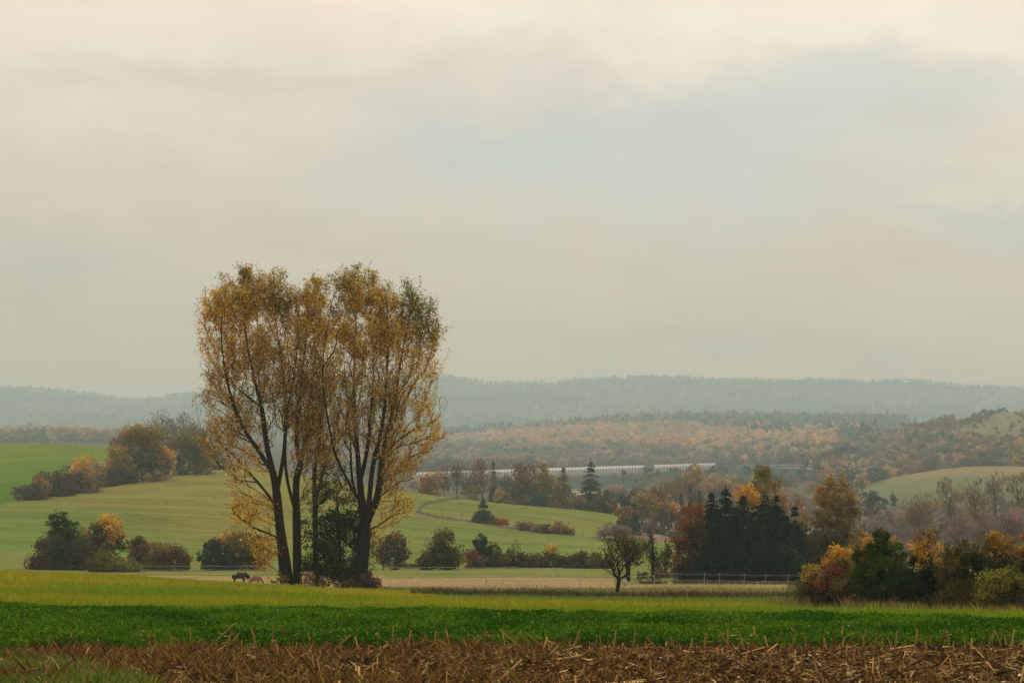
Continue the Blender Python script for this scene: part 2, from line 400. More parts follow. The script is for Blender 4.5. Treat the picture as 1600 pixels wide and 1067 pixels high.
def bare(name, label, cat, base, lobes, Y=None, bark=None, ntips=260, rbase=None, rtip_px=.13, trunk_h=.3, up=.35, leafc=None, leafcov=.25, group=None, stems=1, leafpx=1.8, twigs=None, topskel=.7, ang=.6):
    """leafless tree: branching wood, fine twigs, a few last leaves"""
    bx, by = base
    if Y is None:
        X, Yh = hit(bx, by); Y = float(Yh[0])
        if not Y == Y: raise ValueError(f'no ground under {label}')
    k = Y / F
    X0 = float(ray(bx, by)[0] * Y); b0 = np.array([X0, Y, float(ground(X0, Y)) - .05])
    root = empty(name, b0, label, cat, group)
    top = max(P(l[0], l[1] - l[3], Y)[2] for l in lobes); H = top - b0[2]
    cxm = np.mean([P(l[0], l[1], Y)[0] for l in lobes])
    sk = Skel(16000)
    for s in range(stems):
        sp = (s - (stems - 1) / 2)
        tgt = np.array([X0 + (cxm - X0) * .7 + sp * .22 * H, Y + rng.normal() * .04 * H * (stems > 1), b0[2] + H * topskel])
        mid = b0 + (tgt - b0) * .4 + np.array([sp * .03 * H, 0, .02 * H])
        sk.poly([b0 + np.array([sp * .03 * H, 0, 0]), mid, tgt], step=H / 16, noatt_first=int(16 * trunk_h * topskel))
    T = []
    ar = np.array([l[2] * l[3] for l in lobes], float)
    for l, m in zip(lobes, (1.6 * ntips * ar / ar.sum()).astype(int)):
        u = unit(rng.normal(size=(m, 3))); r = rng.random(m) ** .4 * 1.02
        T.append(P(l[0], l[1], Y) + u * r[:, None] * np.array([l[2] * k, l[2] * k, l[3] * k]))
    T = np.concatenate(T); T = T[T[:, 2] > b0[2] + H * .2]
    T = T[np.argsort(np.linalg.norm(T - tgt, axis=1) + rng.random(len(T)) * H * .15)]
    for t in T:
        if sk.n > 15500: break
        sk.grow(t, up, step=H / 18, jit=.15, ang=ang)
    link('trunk', sk.mesh('trunk', bark or M_BARKG, rbase or H * .013, rtip_px / HS * k, b0), root)
    if leafc:
        Cs, L, W, Cc, _ = crown([(l[0], l[1], l[2], l[3], leafc) for l in lobes], Y, 3.8, leafcov * 1.1, 6.5, None, 1, .55, .25)
        gz = ground(Cs[:, 0], Cs[:, 1]); kp = Cs[:, 2] > gz; Cs, L, W, Cc = Cs[kp], L[kp], W[kp], Cc[kp]
        out = unit(Cs - (b0 + np.array([0, 0, H * .25]))) + np.array([0, 0, .5])
        link('crown', mesh_np('crown', leaves(Cs, L, W, unit(out), .3) - b0, quads(len(Cs)), 4, M_LEAF, np.repeat(Cc, 4, 0)), root)
    return root

def conifer(name, label, cat, top, basepy, hw, col, Y=None, group=None, gap=1.0, droop=.35, dens=1.0, cardpx=4.5, skirt=.0, basepx=None, curve=.85, minz=0):
    tx, ty = top; bx = basepx or tx
    if Y is None:
        X, Yh = hit(bx, basepy); Y = float(Yh[0])
        if not Y == Y: raise ValueError(f'no ground under {label}')
    k = Y / F
    tp = P(tx, ty, Y); X0 = tp[0]; b0 = np.array([X0, Y, float(ground(X0, Y)) - .05]); H = tp[2] - b0[2]
    root = empty(name, b0, label, cat, group)
    tr, f = tubes(np.array([[0, 0, 0.0]]), np.array([[0, 0, H * .97]]), np.array([H * .016]), np.array([.02]), 8)
    link('trunk', mesh_np('trunk', tr, f, 4, M_BARK, None, True), root)
    R = hw * k; cl = cardpx / HS * k
    nw = int(max(12, (H / (cl * (.55 if gap > 1.5 else .2))) / gap)); R = R * 1.15; Cs, Ax, Ls, Ck = [], [], [], []
    for i in range(nw):
        t = (i + rng.random() * 1.0) / nw if gap > 1.5 else max(.015, rng.random() ** .92)
        z = H * (1 - t * (1 - skirt)); r = R * (t ** curve) * (.78 + .34 * rng.random()) + cl * .12
        nb = max(4, int((4 + 9 * t) * dens)); zj = H / nw * .8
        a0 = rng.random() * 6.28
        for b in range(nb):
            a = a0 + 6.283 * b / nb + rng.normal() * .2; rr = r * (.7 + .45 * rng.random())
            dv = np.array([math.cos(a), math.sin(a), 0]); m = max(2, int(rr / (cl * .30)))
            ck = math.exp(rng.normal() * .22)
            for q in range(m):
                s = (q + .6) / m
                p = dv * rr * s; zz = z + (rng.random() - .5) * zj * (gap < 1.5) + rr * (.12 * s - droop * s * s + .10 * s ** 4) - cl * .1
                nrm = np.array([-dv[1], dv[0], 0]); side = rng.normal() * .42
                Cs.append(p + np.array([0, 0, zz]) + nrm * side * cl * .5 * (1.2 - s) + rng.normal(size=3) * cl * .09)
                Ax.append(dv * .85 + nrm * side + np.array([0, 0, -.45 * s])); Ls.append(cl * .5 * (.65 + .5 * rng.random()) * (1.1 - .35 * s)); Ck.append(ck)
    for q in range(8):
        Cs.append(np.array([rng.normal() * cl * .08, rng.normal() * cl * .08, H * (1 - .012 * q)])); Ax.append(np.array([0, 0, 1.0])); Ls.append(cl * .35); Ck.append(1)
    Cs = np.array(Cs); Ax = unit(np.array(Ax)); Ls = np.array(Ls); n = len(Cs)
    V = leaves(Cs, Ls, Ls * .36, Ax, .2)
    cc = tint(C[col] if isinstance(col, str) else col, n, .15, .05) * np.array(Ck)[:, None]
    link('crown', mesh_np('crown', V, quads(n), 4, M_NEEDLE, np.repeat(cc, 4, 0)), root)
    return root

# ------------------------------------------------------------------ ground sheets
def ground_tint():
    Yv = np.repeat(YG[:, None], len(SG), 1); Xv = (SG[None] - 800) / F * Yv
    px, py = proj(Xv, Yv, ZG)
    nz = fbm(Xv / 14, Yv / 14, 21); nb = fbm(Xv / 45, Yv / 45, 31)
    c = np.zeros(Yv.shape + (3,))
    def put(m, col, jit=.0):
        c[m] = np.array(col)
    put(Yv < 34, (.034, .021, .012))
    put((Yv >= 34), (.020, .050, .012))
    far_edge = 52 - (px - 0) / 1600 * 9 + (nz - .5) * 2.6
    put(Yv > far_edge, (.150, .150, .024))
    m = (Yv > far_edge) & (Yv < 126); t = np.clip((nz - .35) / .3, 0, 1)[..., None]
    c[m] = (np.array((.22, .185, .014)) * t + np.array((.135, .17, .014)) * (1 - t))[m]
    m = (Yv > 96) & (Yv < 140) & (px > 660); c[m] = (.105, .15, .03)
    put((Yv > 116) & (Yv < 127) & (px > 690) & (px < 1300), (.10, .085, .035))
    put((Yv > 127) & (Yv < 168) & (px > 600), (.16, .155, .05))
    put((Yv > 140) & (Yv < 230) & (px <= 600), (.34, .25, .11))
    put((Yv > 160 + (nz - .5) * 8) & (Yv < 213) & (px > 560) & (px < 960), (.36, .25, .125))
    put((Yv > 150 + (nz - .5) * 8) & (Yv < 178) & (px >= 960) & (px < 1300), (.30, .23, .10))
    put((Yv >= 213) & (Yv < 320) & ((px > 600) | (Yv > 236)), (.19, .205, .05))
    put((Yv >= 178) & (Yv < 320) & (px > 960), (.17, .19, .055))
    put((Yv >= 90) & (Yv < 320) & (px > 1230), (.09, .08, .035))
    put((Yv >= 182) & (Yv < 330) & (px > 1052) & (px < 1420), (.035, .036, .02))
    # hillside fields
    f = np.array((.205, .188, .045)); g = np.array((.13, .19, .036))
    w = np.clip((py - 770) / 110 + (nb - .5) * 1.2 + np.clip((150 - px) / 300, -.4, .4), 0, 1)[..., None]
    w = np.where((px > 610)[..., None], np.clip(.45 + (nb - .5) * 1.4, 0, 1)[..., None], w)
    hf = f * (1 - w) + g * w
    # tractor lines along the slope
    streak = fbm(Xv / 60 + Yv / 7, Yv / 4.0, 51); hf = hf * (1 + (streak - .5)[..., None] * .55)
    tr = np.ones(Yv.shape)
    for ln in ([(-60, 812), (90, 800), (240, 786), (420, 772)], [(-60, 826), (120, 818), (300, 806), (460, 800)], [(-60, 845), (140, 836), (300, 838), (440, 846)], [(200, 768), (330, 752), (460, 758)], [(610, 800), (700, 822), (830, 842), (930, 850)], [(610, 818), (700, 838), (800, 850), (900, 856)], [(680, 792), (760, 796), (860, 812), (940, 826)], [(640, 774), (720, 786), (780, 790)]):
        tr = np.where(polydist(px, py, ln) < .55, .80, tr)
    hf = hf * tr[..., None]
    m = (Yv >= 320) & (Yv < 1000); c[m] = hf[m]
    up = m & inpoly(px, py, [(-1700, 600), (-1700, 800), (0, 790), (25, 782), (120, 765), (200, 748), (280, 736), (360, 715), (360, 600)])
    t = np.clip((py - 700) / 60 + (nb - .5), 0, 1)[..., None]
    gu = np.array((.150, .195, .022)) * (1 - t) + np.array((.088, .165, .020)) * t
    c[up] = (gu * (1 + (streak - .5)[..., None] * .3))[up]
    ditch = np.minimum(polydist(px, py, [(652, 800), (690, 808), (740, 815), (800, 825), (860, 832), (938, 839)]),
                       polydist(px, py, [(652, 800), (662, 788), (690, 781), (720, 778), (752, 776)]))
    c[m & (ditch < 2.0)] = (.10, .08, .055)
    c[m & (polydist(px, py, [(25, 783), (120, 769), (200, 752), (280, 741), (345, 730)]) < 2.6)] = (.16, .12, .06)
    c[m & (polydist(px, py, [(-100, 866), (60, 867)]) < 1.4)] = (.09, .08, .05)
    c[m & (polydist(px, py, [(190, 800), (250, 812), (330, 828), (420, 838)]) < .8)] *= .75
    c[m & (polydist(px, py, [(250, 740), (330, 746), (420, 760)]) < .8)] *= .78
    lump = fbm(Xv / 9, Yv / 9, 61)[..., None]
    br = (Yv > 330) & (Yv < 1330) & (px > 950 + (nb - .5) * 60) & (py > 760)
    brc = np.array((.135, .10, .07)) * (.7 + .6 * lump)
    c[br & ~((px < 1080) & (Yv < 540) & (py > 846))] = brc[br & ~((px < 1080) & (Yv < 540) & (py > 846))]
    m2 = (px > 900) & (px < 968) & (Yv > 330) & (Yv < 640) & inpoly(px, py, [(880, 780), (880, 840), (940, 838), (962, 826), (966, 808), (950, 795)])
    c[m2] = hf[m2]
    dirt = (Yv < 640) & inpoly(px, py, [(1012, 838), (1025, 822), (1060, 812), (1100, 810), (1100, 845), (1030, 848)])
    c[dirt] = (.23, .135, .10)
    c[dirt & ((polydist(px, py, [(1018, 840), (1050, 829), (1090, 824)]) < 1.2) | (polydist(px, py, [(1015, 832), (1040, 824), (1090, 815)]) < 1))] = (.36, .25, .19)
    c[(Yv < 420) & inpoly(px, py, [(1000, 845), (1046, 848), (1046, 858), (1000, 862)])] = (.21, .21, .05)
    # valley
    m = (Yv >= 850) & (Yv < 1330); c[m & (px < 900)] = (.10, .09, .05)
    pale = m & inpoly(px, py, [(890, 760), (960, 764), (1015, 770), (1040, 790), (880, 795)]); c[pale] = (.28, .25, .13)
    kn = (Yv > 780) & (Yv < 1260) & inpoly(px, py, [(1335, 790), (1340, 768), (1400, 742), (1480, 722), (1560, 718), (1900, 740), (1900, 800)])
    t = np.clip((py - 741 + (px - 1500) * .05) / 9 + (nb - .5) * 2, 0, 1)[..., None]
    c[kn] = (np.array((.28, .20, .10)) * (1 - t) + np.array((.165, .175, .078)) * t)[kn]
    c[kn & (polydist(px, py, [(1380, 757), (1430, 750), (1455, 760), (1420, 775)]) < 1.0)] = (.19, .21, .085)
    m = (Yv >= 1000) & (Yv < 1330) & (px > 900) & ~kn & ~pale; c[m] = (np.array((.12, .10, .06)) * (.7 + .6 * lump))[m]
    m = (Yv >= 1330); c[m] = (np.array((.085, .065, .04)) * (.7 + .6 * lump))[m]
    emb = (Yv > 1270) & (Yv < 1640) & (px > 640) & (px < 1330) ; c[emb] = (np.array((.05, .075, .055)) * (.85 + .3 * lump))[emb]
    mead = (Yv > 1400) & (Yv < 2600) & inpoly(px, py, [(1430, 720), (1425, 690), (1460, 674), (1530, 655), (1600, 632), (1900, 590), (1900, 750), (1600, 725)])
    c[mead] = (np.array((.19, .165, .08)) * (.75 + .5 * lump))[mead]
    gl = (Yv > 1400) & (Yv < 2600) & inpoly(px, py, [(1395, 735), (1450, 712), (1470, 708), (1460, 720), (1420, 735)]); c[gl] = (.2, .2, .075)
    m = (Yv >= 3800); c[m] = (np.array((.075, .06, .035)) * (.7 + .6 * lump))[m]
    m = inpoly(px, py, [(1310, 690), (1350, 686), (1365, 692), (1320, 696)]) & (Yv > 1500); c[m] = (.3, .3, .14)
    return Xv, Yv, c
_Xv, _Yv, _CT = ground_tint()
def sheet(name, y0, y1, mat):
    i0 = int(np.argmin(abs(YG - y0))); i1 = int(np.argmin(abs(YG - y1))) + 1
    X = _Xv[i0:i1]; Y = _Yv[i0:i1]; Z = ZG[i0:i1]; r, c = X.shape
    V = np.stack([X, Y, Z], -1).reshape(-1, 3)
    idx = np.arange(r * c).reshape(r, c)
    f = np.stack([idx[:-1, :-1], idx[:-1, 1:], idx[1:, 1:], idx[1:, :-1]], -1).reshape(-1, 4)
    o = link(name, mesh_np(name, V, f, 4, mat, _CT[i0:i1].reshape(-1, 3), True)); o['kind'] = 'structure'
    return o
sheet('ground', 1.5, 52, ground_material('soil', 6, .45, .5, 14))
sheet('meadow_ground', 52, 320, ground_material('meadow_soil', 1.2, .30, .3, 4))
sheet('hillside_fields', 320, 850, ground_material('field_turf', .45, .30, .35, 1.5))
sheet('valley', 850, 3700, ground_material('valley_turf', .12, .3, 0))
sheet('hills', 3700, 9800, ground_material('hill_floor', .05, .4, 0))

# ------------------------------------------------------------------ sky, sun, haze, camera
SUN_EL, SUN_AZ = math.radians(38), math.radians(22)      # azimuth from +Y towards +X: the light comes from beyond the scene
def make_world():
    w = bpy.data.worlds.new('World'); S.world = w; w.use_nodes = True
    nt = w.node_tree; nt.nodes.clear(); N = nt.nodes.new; L = nt.links.new
    out = N('ShaderNodeOutputWorld')
    sky = N('ShaderNodeTexSky'); sky.sky_type = 'NISHITA'; sky.sun_disc = False; sky.sun_elevation = SUN_EL; sky.sun_rotation = SUN_AZ
    sky.air_density = 1; sky.dust_density = 3; sky.altitude = 200
    b1 = N('ShaderNodeBackground'); b1.inputs['Strength'].default_value = .08; L(sky.outputs[0], b1.inputs['Color'])
    tc = N('ShaderNodeTexCoord'); sep = N('ShaderNodeSeparateXYZ'); L(tc.outputs['Generated'], sep.inputs[0])
    def math_(op, a, b=None, clamp=False):
        n = N('ShaderNodeMath'); n.operation = op; n.use_clamp = clamp
        for i, v in enumerate((a, b)):
            if v is None: continue
            if isinstance(v, (int, float)): n.inputs[i].default_value = v
            else: L(v, n.inputs[i])
        return n.outputs[0]
    # azimuth and elevation of the sky direction, bent by noise so that cloud edges billow
    az = math_('ARCTAN2', sep.outputs['X'], sep.outputs['Y']); el = math_('ARCSINE', sep.outputs['Z'])
    def noise(sx, sy, det, rough, seed, dist=0):
        cb = N('ShaderNodeCombineXYZ'); L(math_('MULTIPLY', az, sx), cb.inputs[0]); L(math_('MULTIPLY', el, sy), cb.inputs[1]); cb.inputs[2].default_value = seed
        n = N('ShaderNodeTexNoise'); n.inputs['Scale'].default_value = 1; n.inputs['Detail'].default_value = det; n.inputs['Roughness'].default_value = rough; n.inputs['Distortion'].default_value = dist
        L(cb.outputs[0], n.inputs['Vector']); return n.outputs['Fac']
    wa = math_('MULTIPLY', math_('SUBTRACT', noise(11, 24, 7, .6, 3.1), .5), .15)
    we = math_('MULTIPLY', math_('SUBTRACT', noise(14, 26, 7, .62, 9.7), .5), .085)
    az2 = math_('ADD', az, wa); el2 = math_('ADD', el, we)
    def blob(px, py, rx, ry, sharp=1.0):
        a, z = ray(px, py); a0 = math.atan2(float(a), 1.0); e0 = math.atan2(float(z), math.hypot(1, float(a)))
        u = math_('DIVIDE', math_('SUBTRACT', az2, a0), rx / F); v = math_('DIVIDE', math_('SUBTRACT', el2, e0), ry / F)
        d = math_('ADD', math_('MULTIPLY', u, u), math_('MULTIPLY', v, v))
        return math_('EXPONENT', math_('MULTIPLY', math_('POWER', d, sharp), -1.0))
    # base colour by elevation
    ramp = N('ShaderNodeValToRGB'); cr = ramp.color_ramp
    L(math_('DIVIDE', el2, 1.5708, True), ramp.inputs[0])
    def stop(i, deg, col):
        e = cr.elements[i] if i < 2 else cr.elements.new(deg / 90); e.position = deg / 90; e.color = (*col, 1)
    SKY = [(0, (.98, .54, .34)), (90, (1.7, 1.62, 1.5)), (4.5, (.95, .575, .39)), (6.5, (.86, .60, .44)), (9, (.90, .675, .53)), (12, (1.0, .815, .665)), (15.5, (1.19, .965, .79)), (25, (1.18, 1.08, .95)), (45, (1.45, 1.37, 1.25))]
    for i, (d, c) in enumerate(SKY): stop(i, d, c)
    col = ramp.outputs[0]
    def mix(col, fac, c2, mode='MIX'):
        n = N('ShaderNodeMix'); n.data_type = 'RGBA'; n.blend_type = mode; n.clamp_factor = True
        if isinstance(fac, float): n.inputs[0].default_value = fac
        else: L(fac, n.inputs[0])
        L(col, n.inputs[6])
        if isinstance(c2, tuple): n.inputs[7].default_value = (*c2, 1)
        else: L(c2, n.inputs[7])
        return n.outputs[2]
    for (px, py, rx, ry, c2, a, sh) in CLOUDS:
        col = mix(col, math_('MULTIPLY', blob(px, py, rx, ry, sh), a), c2)
    # fine streaky structure
    f1 = math_('MULTIPLY', math_('SUBTRACT', noise(7, 26, 7, .6, 1.7, .4), .5), .42); f2 = math_('ADD', math_('MULTIPLY', math_('SUBTRACT', noise(26, 60, 5, .55, 5.2), .5), .07), 1.0)
    sc = math_('ADD', f1, f2)
    vm = N('ShaderNodeVectorMath'); vm.operation = 'SCALE'; L(col, vm.inputs[0]); L(sc, vm.inputs['Scale'])
    b2 = N('ShaderNodeBackground'); b2.inputs['Strength'].default_value = SKYK; L(vm.outputs[0], b2.inputs['Color'])
    mx = N('ShaderNodeMixShader'); mx.inputs[0].default_value = .9
    L(b1.outputs[0], mx.inputs[1]); L(b2.outputs[0], mx.inputs[2]); L(mx.outputs[0], out.inputs['Surface'])
SKYK = 1.0
BLU = (.61, .70, .67); CRM = (1.22, 1.03, .84); WRM = (.92, .71, .54); PNK = (1.22, .92, .74)
CLOUDS = [
 (1000, 250, 430, 125, BLU, .62, 1.3), (1350, 150, 270, 70, (.76, .785, .70), .75, 1.5), (820, 240, 150, 60, BLU, .3, 1.2),
 (1530, 345, 140, 60, BLU, .5, 1.4),
 (1050, 80, 80, 72, CRM, .7, 1.8), (1450, 30, 380, 45, CRM, .7, 1.4), (420, 20, 330, 40, PNK, .6, 1.3), (60, 40, 130, 50, PNK, .5, 1.3), (900, 30, 260, 50, CRM, .8, 1.4),
 (300, 180, 280, 60, (1.06, .85, .68), .5, 1.6), (170, 185, 110, 25, (1.08, .83, .66), .55, 1.6), (90, 90, 160, 60, (1.16, .92, .74), .45, 1.4), (420, 130, 240, 30, (.76, .67, .55), .35, 1.4), (230, 60, 300, 40, CRM, .35, 1.2),
 (1415, 360, 75, 34, (.92, .76, .60), .6, 1.6), (1480, 285, 62, 20, (1.0, .84, .68), .6, 1.6), (1575, 290, 50, 24, (1.02, .86, .70), .65, 1.6),
 (650, 380, 200, 50, WRM, .4, 1.2), (1500, 470, 260, 40, WRM, .3, 1.2), (60, 400, 160, 60, (.56, .52, .42), .5, 1.2), (1080, 520, 300, 30, (.60, .49, .36), .35, 1.2),
]
make_world(); S.world.cycles.sampling_method = 'MANUAL'; S.world.cycles.sample_map_resolution = 256
sun = bpy.data.lights.new('sun', 'SUN'); sun.energy = 1.5; sun.angle = math.radians(14); sun.color = (1, .90, .74)
so = bpy.data.objects.new('sun', sun); COL.objects.link(so)
sd = Vector((math.sin(SUN_AZ) * math.cos(SUN_EL), math.cos(SUN_AZ) * math.cos(SUN_EL), math.sin(SUN_EL)))
so.rotation_euler = sd.to_track_quat('Z', 'Y').to_euler(); so.location = (0, 100, 700)

cam = bpy.data.cameras.new('camera'); co = bpy.data.objects.new('camera', cam); COL.objects.link(co)
cam.sensor_fit = 'HORIZONTAL'; cam.sensor_width = 36; cam.lens = F / 1600 * 36; cam.clip_start = .5; cam.clip_end = 20000
co.location = (0, 0, CAMZ); co.rotation_euler = (math.pi / 2 + TH, 0, 0); S.camera = co

HAZE_D = 2.05e-4; HAZE_C = (.62, .785, .78)
def haze():
    m, nt, out = new_mat('haze_air')
    v = nt.nodes.new('ShaderNodeVolumePrincipled'); v.inputs['Color'].default_value = (*HAZE_C, 1); v.inputs['Density'].default_value = HAZE_D; v.inputs['Anisotropy'].default_value = 0
    nt.links.new(v.outputs[0], out.inputs['Volume'])
    zlo = ZG.min() - 1.0; zhi = ZG.max() + 32
    x = 8200; y0, y1 = -400, 9900
    V = [(sx, sy, sz) for sz in (zlo, zhi) for sx, sy in ((-x, y0), (x, y0), (x, y1), (-x, y1))]
    f = [(0, 3, 2, 1), (4, 5, 6, 7), (0, 1, 5, 4), (1, 2, 6, 5), (2, 3, 7, 6), (3, 0, 4, 7)]
    me = bpy.data.meshes.new('haze'); me.from_pydata(V, [], f); me.materials.append(m)
    o = link('haze', me); tag(o, 'thin pale bluish haze filling the valley air', 'haze', kind='stuff')
haze()
S.view_settings.view_transform = 'Standard'; S.view_settings.look = 'None'; S.view_settings.exposure = 0; S.view_settings.gamma = 1
S.render.engine = 'CYCLES'
cy = S.cycles; cy.max_bounces = 4; cy.diffuse_bounces = 2; cy.glossy_bounces = 1; cy.transmission_bounces = 2; cy.volume_bounces = 1; cy.transparent_max_bounces = 4
cy.use_denoising = True; cy.caustics_reflective = False; cy.caustics_refractive = False
try: cy.denoiser = 'OPENIMAGEDENOISE'
except Exception: pass

# ------------------------------------------------------------------ ground cover (stuff)
def scatter(n, y0, y1, margin=120, power=1.0):
    wide = 480; n = int(n * (1600 + 2 * wide) / (1600 + 2 * margin)); margin = wide
    """random points in the wedge the camera could see, even per square metre"""
    Y = np.sqrt(y0 * y0 + rng.random(n) * (y1 * y1 - y0 * y0)) if power == 1 else y0 * (y1 / y0) ** rng.random(n)
    s = -margin + rng.random(n) * (1600 + 2 * margin)
    return (s - 800) / F * Y, Y, s
def blades(X, Y, h, w, col, lean=.3, sink=.02):
    """grass blades: one bent quad-triangle each (4 verts)"""
    n = len(X); z = ground(X, Y) - sink
    a = rng.random(n) * 6.283; dx = np.cos(a); dy = np.sin(a)
    l = rng.normal(size=(n, 2)) * lean * h[:, None]
    B = np.stack([X, Y, z], 1); side = np.stack([dx, dy, 0 * dx], 1) * w[:, None] * .5
    V = np.empty((n, 4, 3)); V[:, 0] = B - side; V[:, 1] = B + side
    mid = B + np.stack([l[:, 0] * .52, l[:, 1] * .52, h * .6], 1); tipp = B + np.stack([l[:, 0], l[:, 1], h], 1)
    V[:, 2] = tipp; V[:, 3] = mid - side * .8
    return V.reshape(-1, 3)
def stuff(name, V, col4, mat, label, cat=None):
    o = link(name, mesh_np(name, V, quads(len(V) // 4), 4, mat, col4)); tag(o, label, cat, kind='stuff'); return o

def far_edge(s, X, Y):
    return 52 - s / 1600 * 9 + (fbm(X / 14, Y / 14, 21) - .5) * 2.6 + (fbm(X / 1.8, Y / 3, 22) - .5) * 1.6
def near_edge(s, X, Y):
    return 30.9 + (s - 800) / 1600 * 1.2 + (fbm(X / 1.7, Y / 1.7, 77) - .5) * 2.2 + (fbm(X / 5.5, 0 * X, 78) - .5) * 1.6

# clover / green manure strip
def clover():
    n = 480000
    X, Y, s = scatter(n, 29.5, 54); n = len(X)
    k = (Y > near_edge(s, X, Y)) & (Y < far_edge(s, X, Y) + rng.normal(size=n) * .15)
    X, Y, s = X[k], Y[k], s[k]
    hh = .10 + .26 * fbm(X / 1.3, Y / 2.2, 41) + .10 * (fbm(X / .35, Y / .35, 42) - .5)
    thin = rng.random(len(X)) < np.clip((fbm(X / 1.1, Y / 1.3, 43) - .33) * 8, .05, 1) * np.where(np.abs(np.mod(Y - X * .04 + .25 * (fbm(X / 3, Y / 3, 46) - .5), 1.55)) < .22, .4, 1); X, Y, hh = X[thin], Y[thin], hh[thin]
    n = len(X); z = ground(X, Y) + hh * (.35 + .65 * rng.random(n) ** .5)
    c0 = np.stack([X, Y, z], 1)
    L = (.016 + .026 * rng.random(n))
    t = fbm(X / 1.5, Y / 3, 44); t = np.clip((t - .35) / .3, 0, 1)[:, None]
    c = np.array((.028, .092, .004)) * (1 - t) + np.array((.070, .150, .007)) * t
    c = c * np.exp(rng.normal(size=(n, 1)) * .32) * np.exp(rng.normal(size=(n, 3)) * .08)
    y = rng.random(n) < .03; c[y] = np.array((.16, .20, .03)) * (.7 + .6 * rng.random((y.sum(), 1)))
    w = (rng.random(n) < .0030 * np.clip((44 - Y) / 8, .1, 2.2)); c[w] = (.50, .48, .36); L[w] *= .6
    V = leaves(c0, L, L * .62, None, 1, .55)
    stuff('clover_crop', V, np.repeat(c, 4, 0), M_GRASS, 'strip of lush dark green clover crop with a few pale flower heads', 'crop')
clover()

# yellowing meadow behind it
def meadow():
    X, Y, s = scatter(420000, 41, 128, power=2)
    k = (Y > far_edge(s, X, Y) - .4) & ~((s > 1235) & (Y > 74 + fbm(X / 6, Y / 6, 5) * 6)) & (Y < np.where(s > 640, 116 + 3 * fbm(X / 5, Y / 5, 4), 135))
    X, Y, s = X[k], Y[k], s[k]; n = len(X)
    h = (.14 + .20 * fbm(X / 4, Y / 6, 12)) * (.55 + .8 * rng.random(n)) * (1 + .5 * (rng.random(n) < .03)); w = .012 + Y / F * .9 * (.5 + rng.random(n)) * .75
    V = blades(X, Y, h, w, None, .35)
    t = np.clip((fbm(X / 7, Y / 16, 13) - .34) / .3 + rng.normal(size=n) * .3, 0, 1) * np.clip((Y - far_edge(s, X, Y)) / 16 + .15, 0, 1); t = t[:, None]
    c = np.array((.165, .250, .014)) * (1 - t) + np.array((.35, .295, .018)) * t
    g = np.clip((s - 650) / 60, 0, 1) * np.clip((Y - 92) / 14, 0, 1); c = c * (1 - g[:, None] * .8) + np.array((.13, .205, .034)) * g[:, None] * .8
    c = c * np.exp(rng.normal(size=(n, 1)) * .22)
    stuff('meadow_grass', V, np.repeat(c, 4, 0), M_GRASS, 'yellowing green meadow grass', 'grass')
meadow()

# rushes and dead weeds along the ditch behind the meadow
def ditch_weeds():
    X, Y, s = scatter(90000, 113, 131, power=2)
    f = fbm(X / 2.4, Y / 3, 71)
    k = (s > 640) & (s < 1330) & (np.abs(Y - 121 - 3 * (fbm(X / 12, 0 * X, 3) - .5)) < 4.2) & (rng.random(len(X)) < np.clip((f - .40) * 8 * np.clip((s - 660) / 130, .1, 1), .03, 1))
    X, Y, s, f = X[k], Y[k], s[k], f[k]; n = len(X)
    h = (.18 + .75 * np.clip(f - .25, 0, .5)) * (.5 + .7 * rng.random(n)); w = np.full(n, .05)
    t = rng.random(n)[:, None]
    c = (np.array((.045, .033, .02)) * (1 - t) + np.array((.095, .062, .034)) * t) * np.exp(rng.normal(size=(n, 1)) * .3)
    y = rng.random(n) < .12; c[y] = np.array((.12, .13, .03))
    stuff('rush_strip', blades(X, Y, h, w, None, .3), np.repeat(c, 4, 0), M_GRASS, 'strip of dark brown rushes and weeds along the ditch', 'rushes')
    # rough grass and dung between the ditch and the field
    X, Y, s = scatter(90000, 126, 215, power=2); f = fbm(X / 5, Y / 5, 81)
    pad = (Y > 160) & (Y < 213) & (s > 560) & (s < 1290)
    k = (s > 560) & (s < 1330) & (rng.random(len(X)) < np.where(pad, .22, .85) * np.clip((f - .3) * 5, .1, 1))
    X, Y, s = X[k], Y[k], s[k]; n = len(X); pad = pad[k]
    h = np.where(pad, .10, .17) * (.5 + rng.random(n)); w = np.full(n, .07)
    c = np.where(pad[:, None], np.array((.33, .23, .11)), np.array((.17, .165, .045))) * np.exp(rng.normal(size=(n, 1)) * .35)
    stuff('rough_grass', blades(X, Y, h, w, None, .5), np.repeat(c, 4, 0), M_GRASS, 'short trampled grass of the fenced paddock', 'grass')
ditch_weeds()

# tall bleached grass in front of the shrubs
def dry_grass():
    X, Y, s = scatter(60000, 52, 96, power=2); f = fbm(X / 1.6, Y / 3, 91)
    line = np.interp(s, [1180, 1240, 1290, 1340, 1420, 1520, 1700], [88, 84, 80, 73, 66, 63, 60])
    k = (s > 1190) & (Y > line - 3 * f) & (Y < line + 11) & (rng.random(len(X)) < np.clip((f - .25) * 4, .15, 1))
    X, Y, s, f = X[k], Y[k], s[k], f[k]; n = len(X)
    h = (.25 + .75 * np.clip(f - .2, 0, .6)) * (.5 + .8 * rng.random(n)); w = .02 + rng.random(n) * .025
    t = rng.random(n)[:, None]
    c = (np.array((.26, .17, .075)) * t + np.array((.13, .09, .04)) * (1 - t)) * np.exp(rng.normal(size=(n, 1)) * .25)
    y = rng.random(n) < .2; c[y] = np.array((.12, .13, .035))
    stuff('dry_grass', blades(X, Y, h, w, None, .28), np.repeat(c, 4, 0), M_STRAW, 'tall bleached brown grass along the foot of the shrubs', 'grass')
dry_grass()

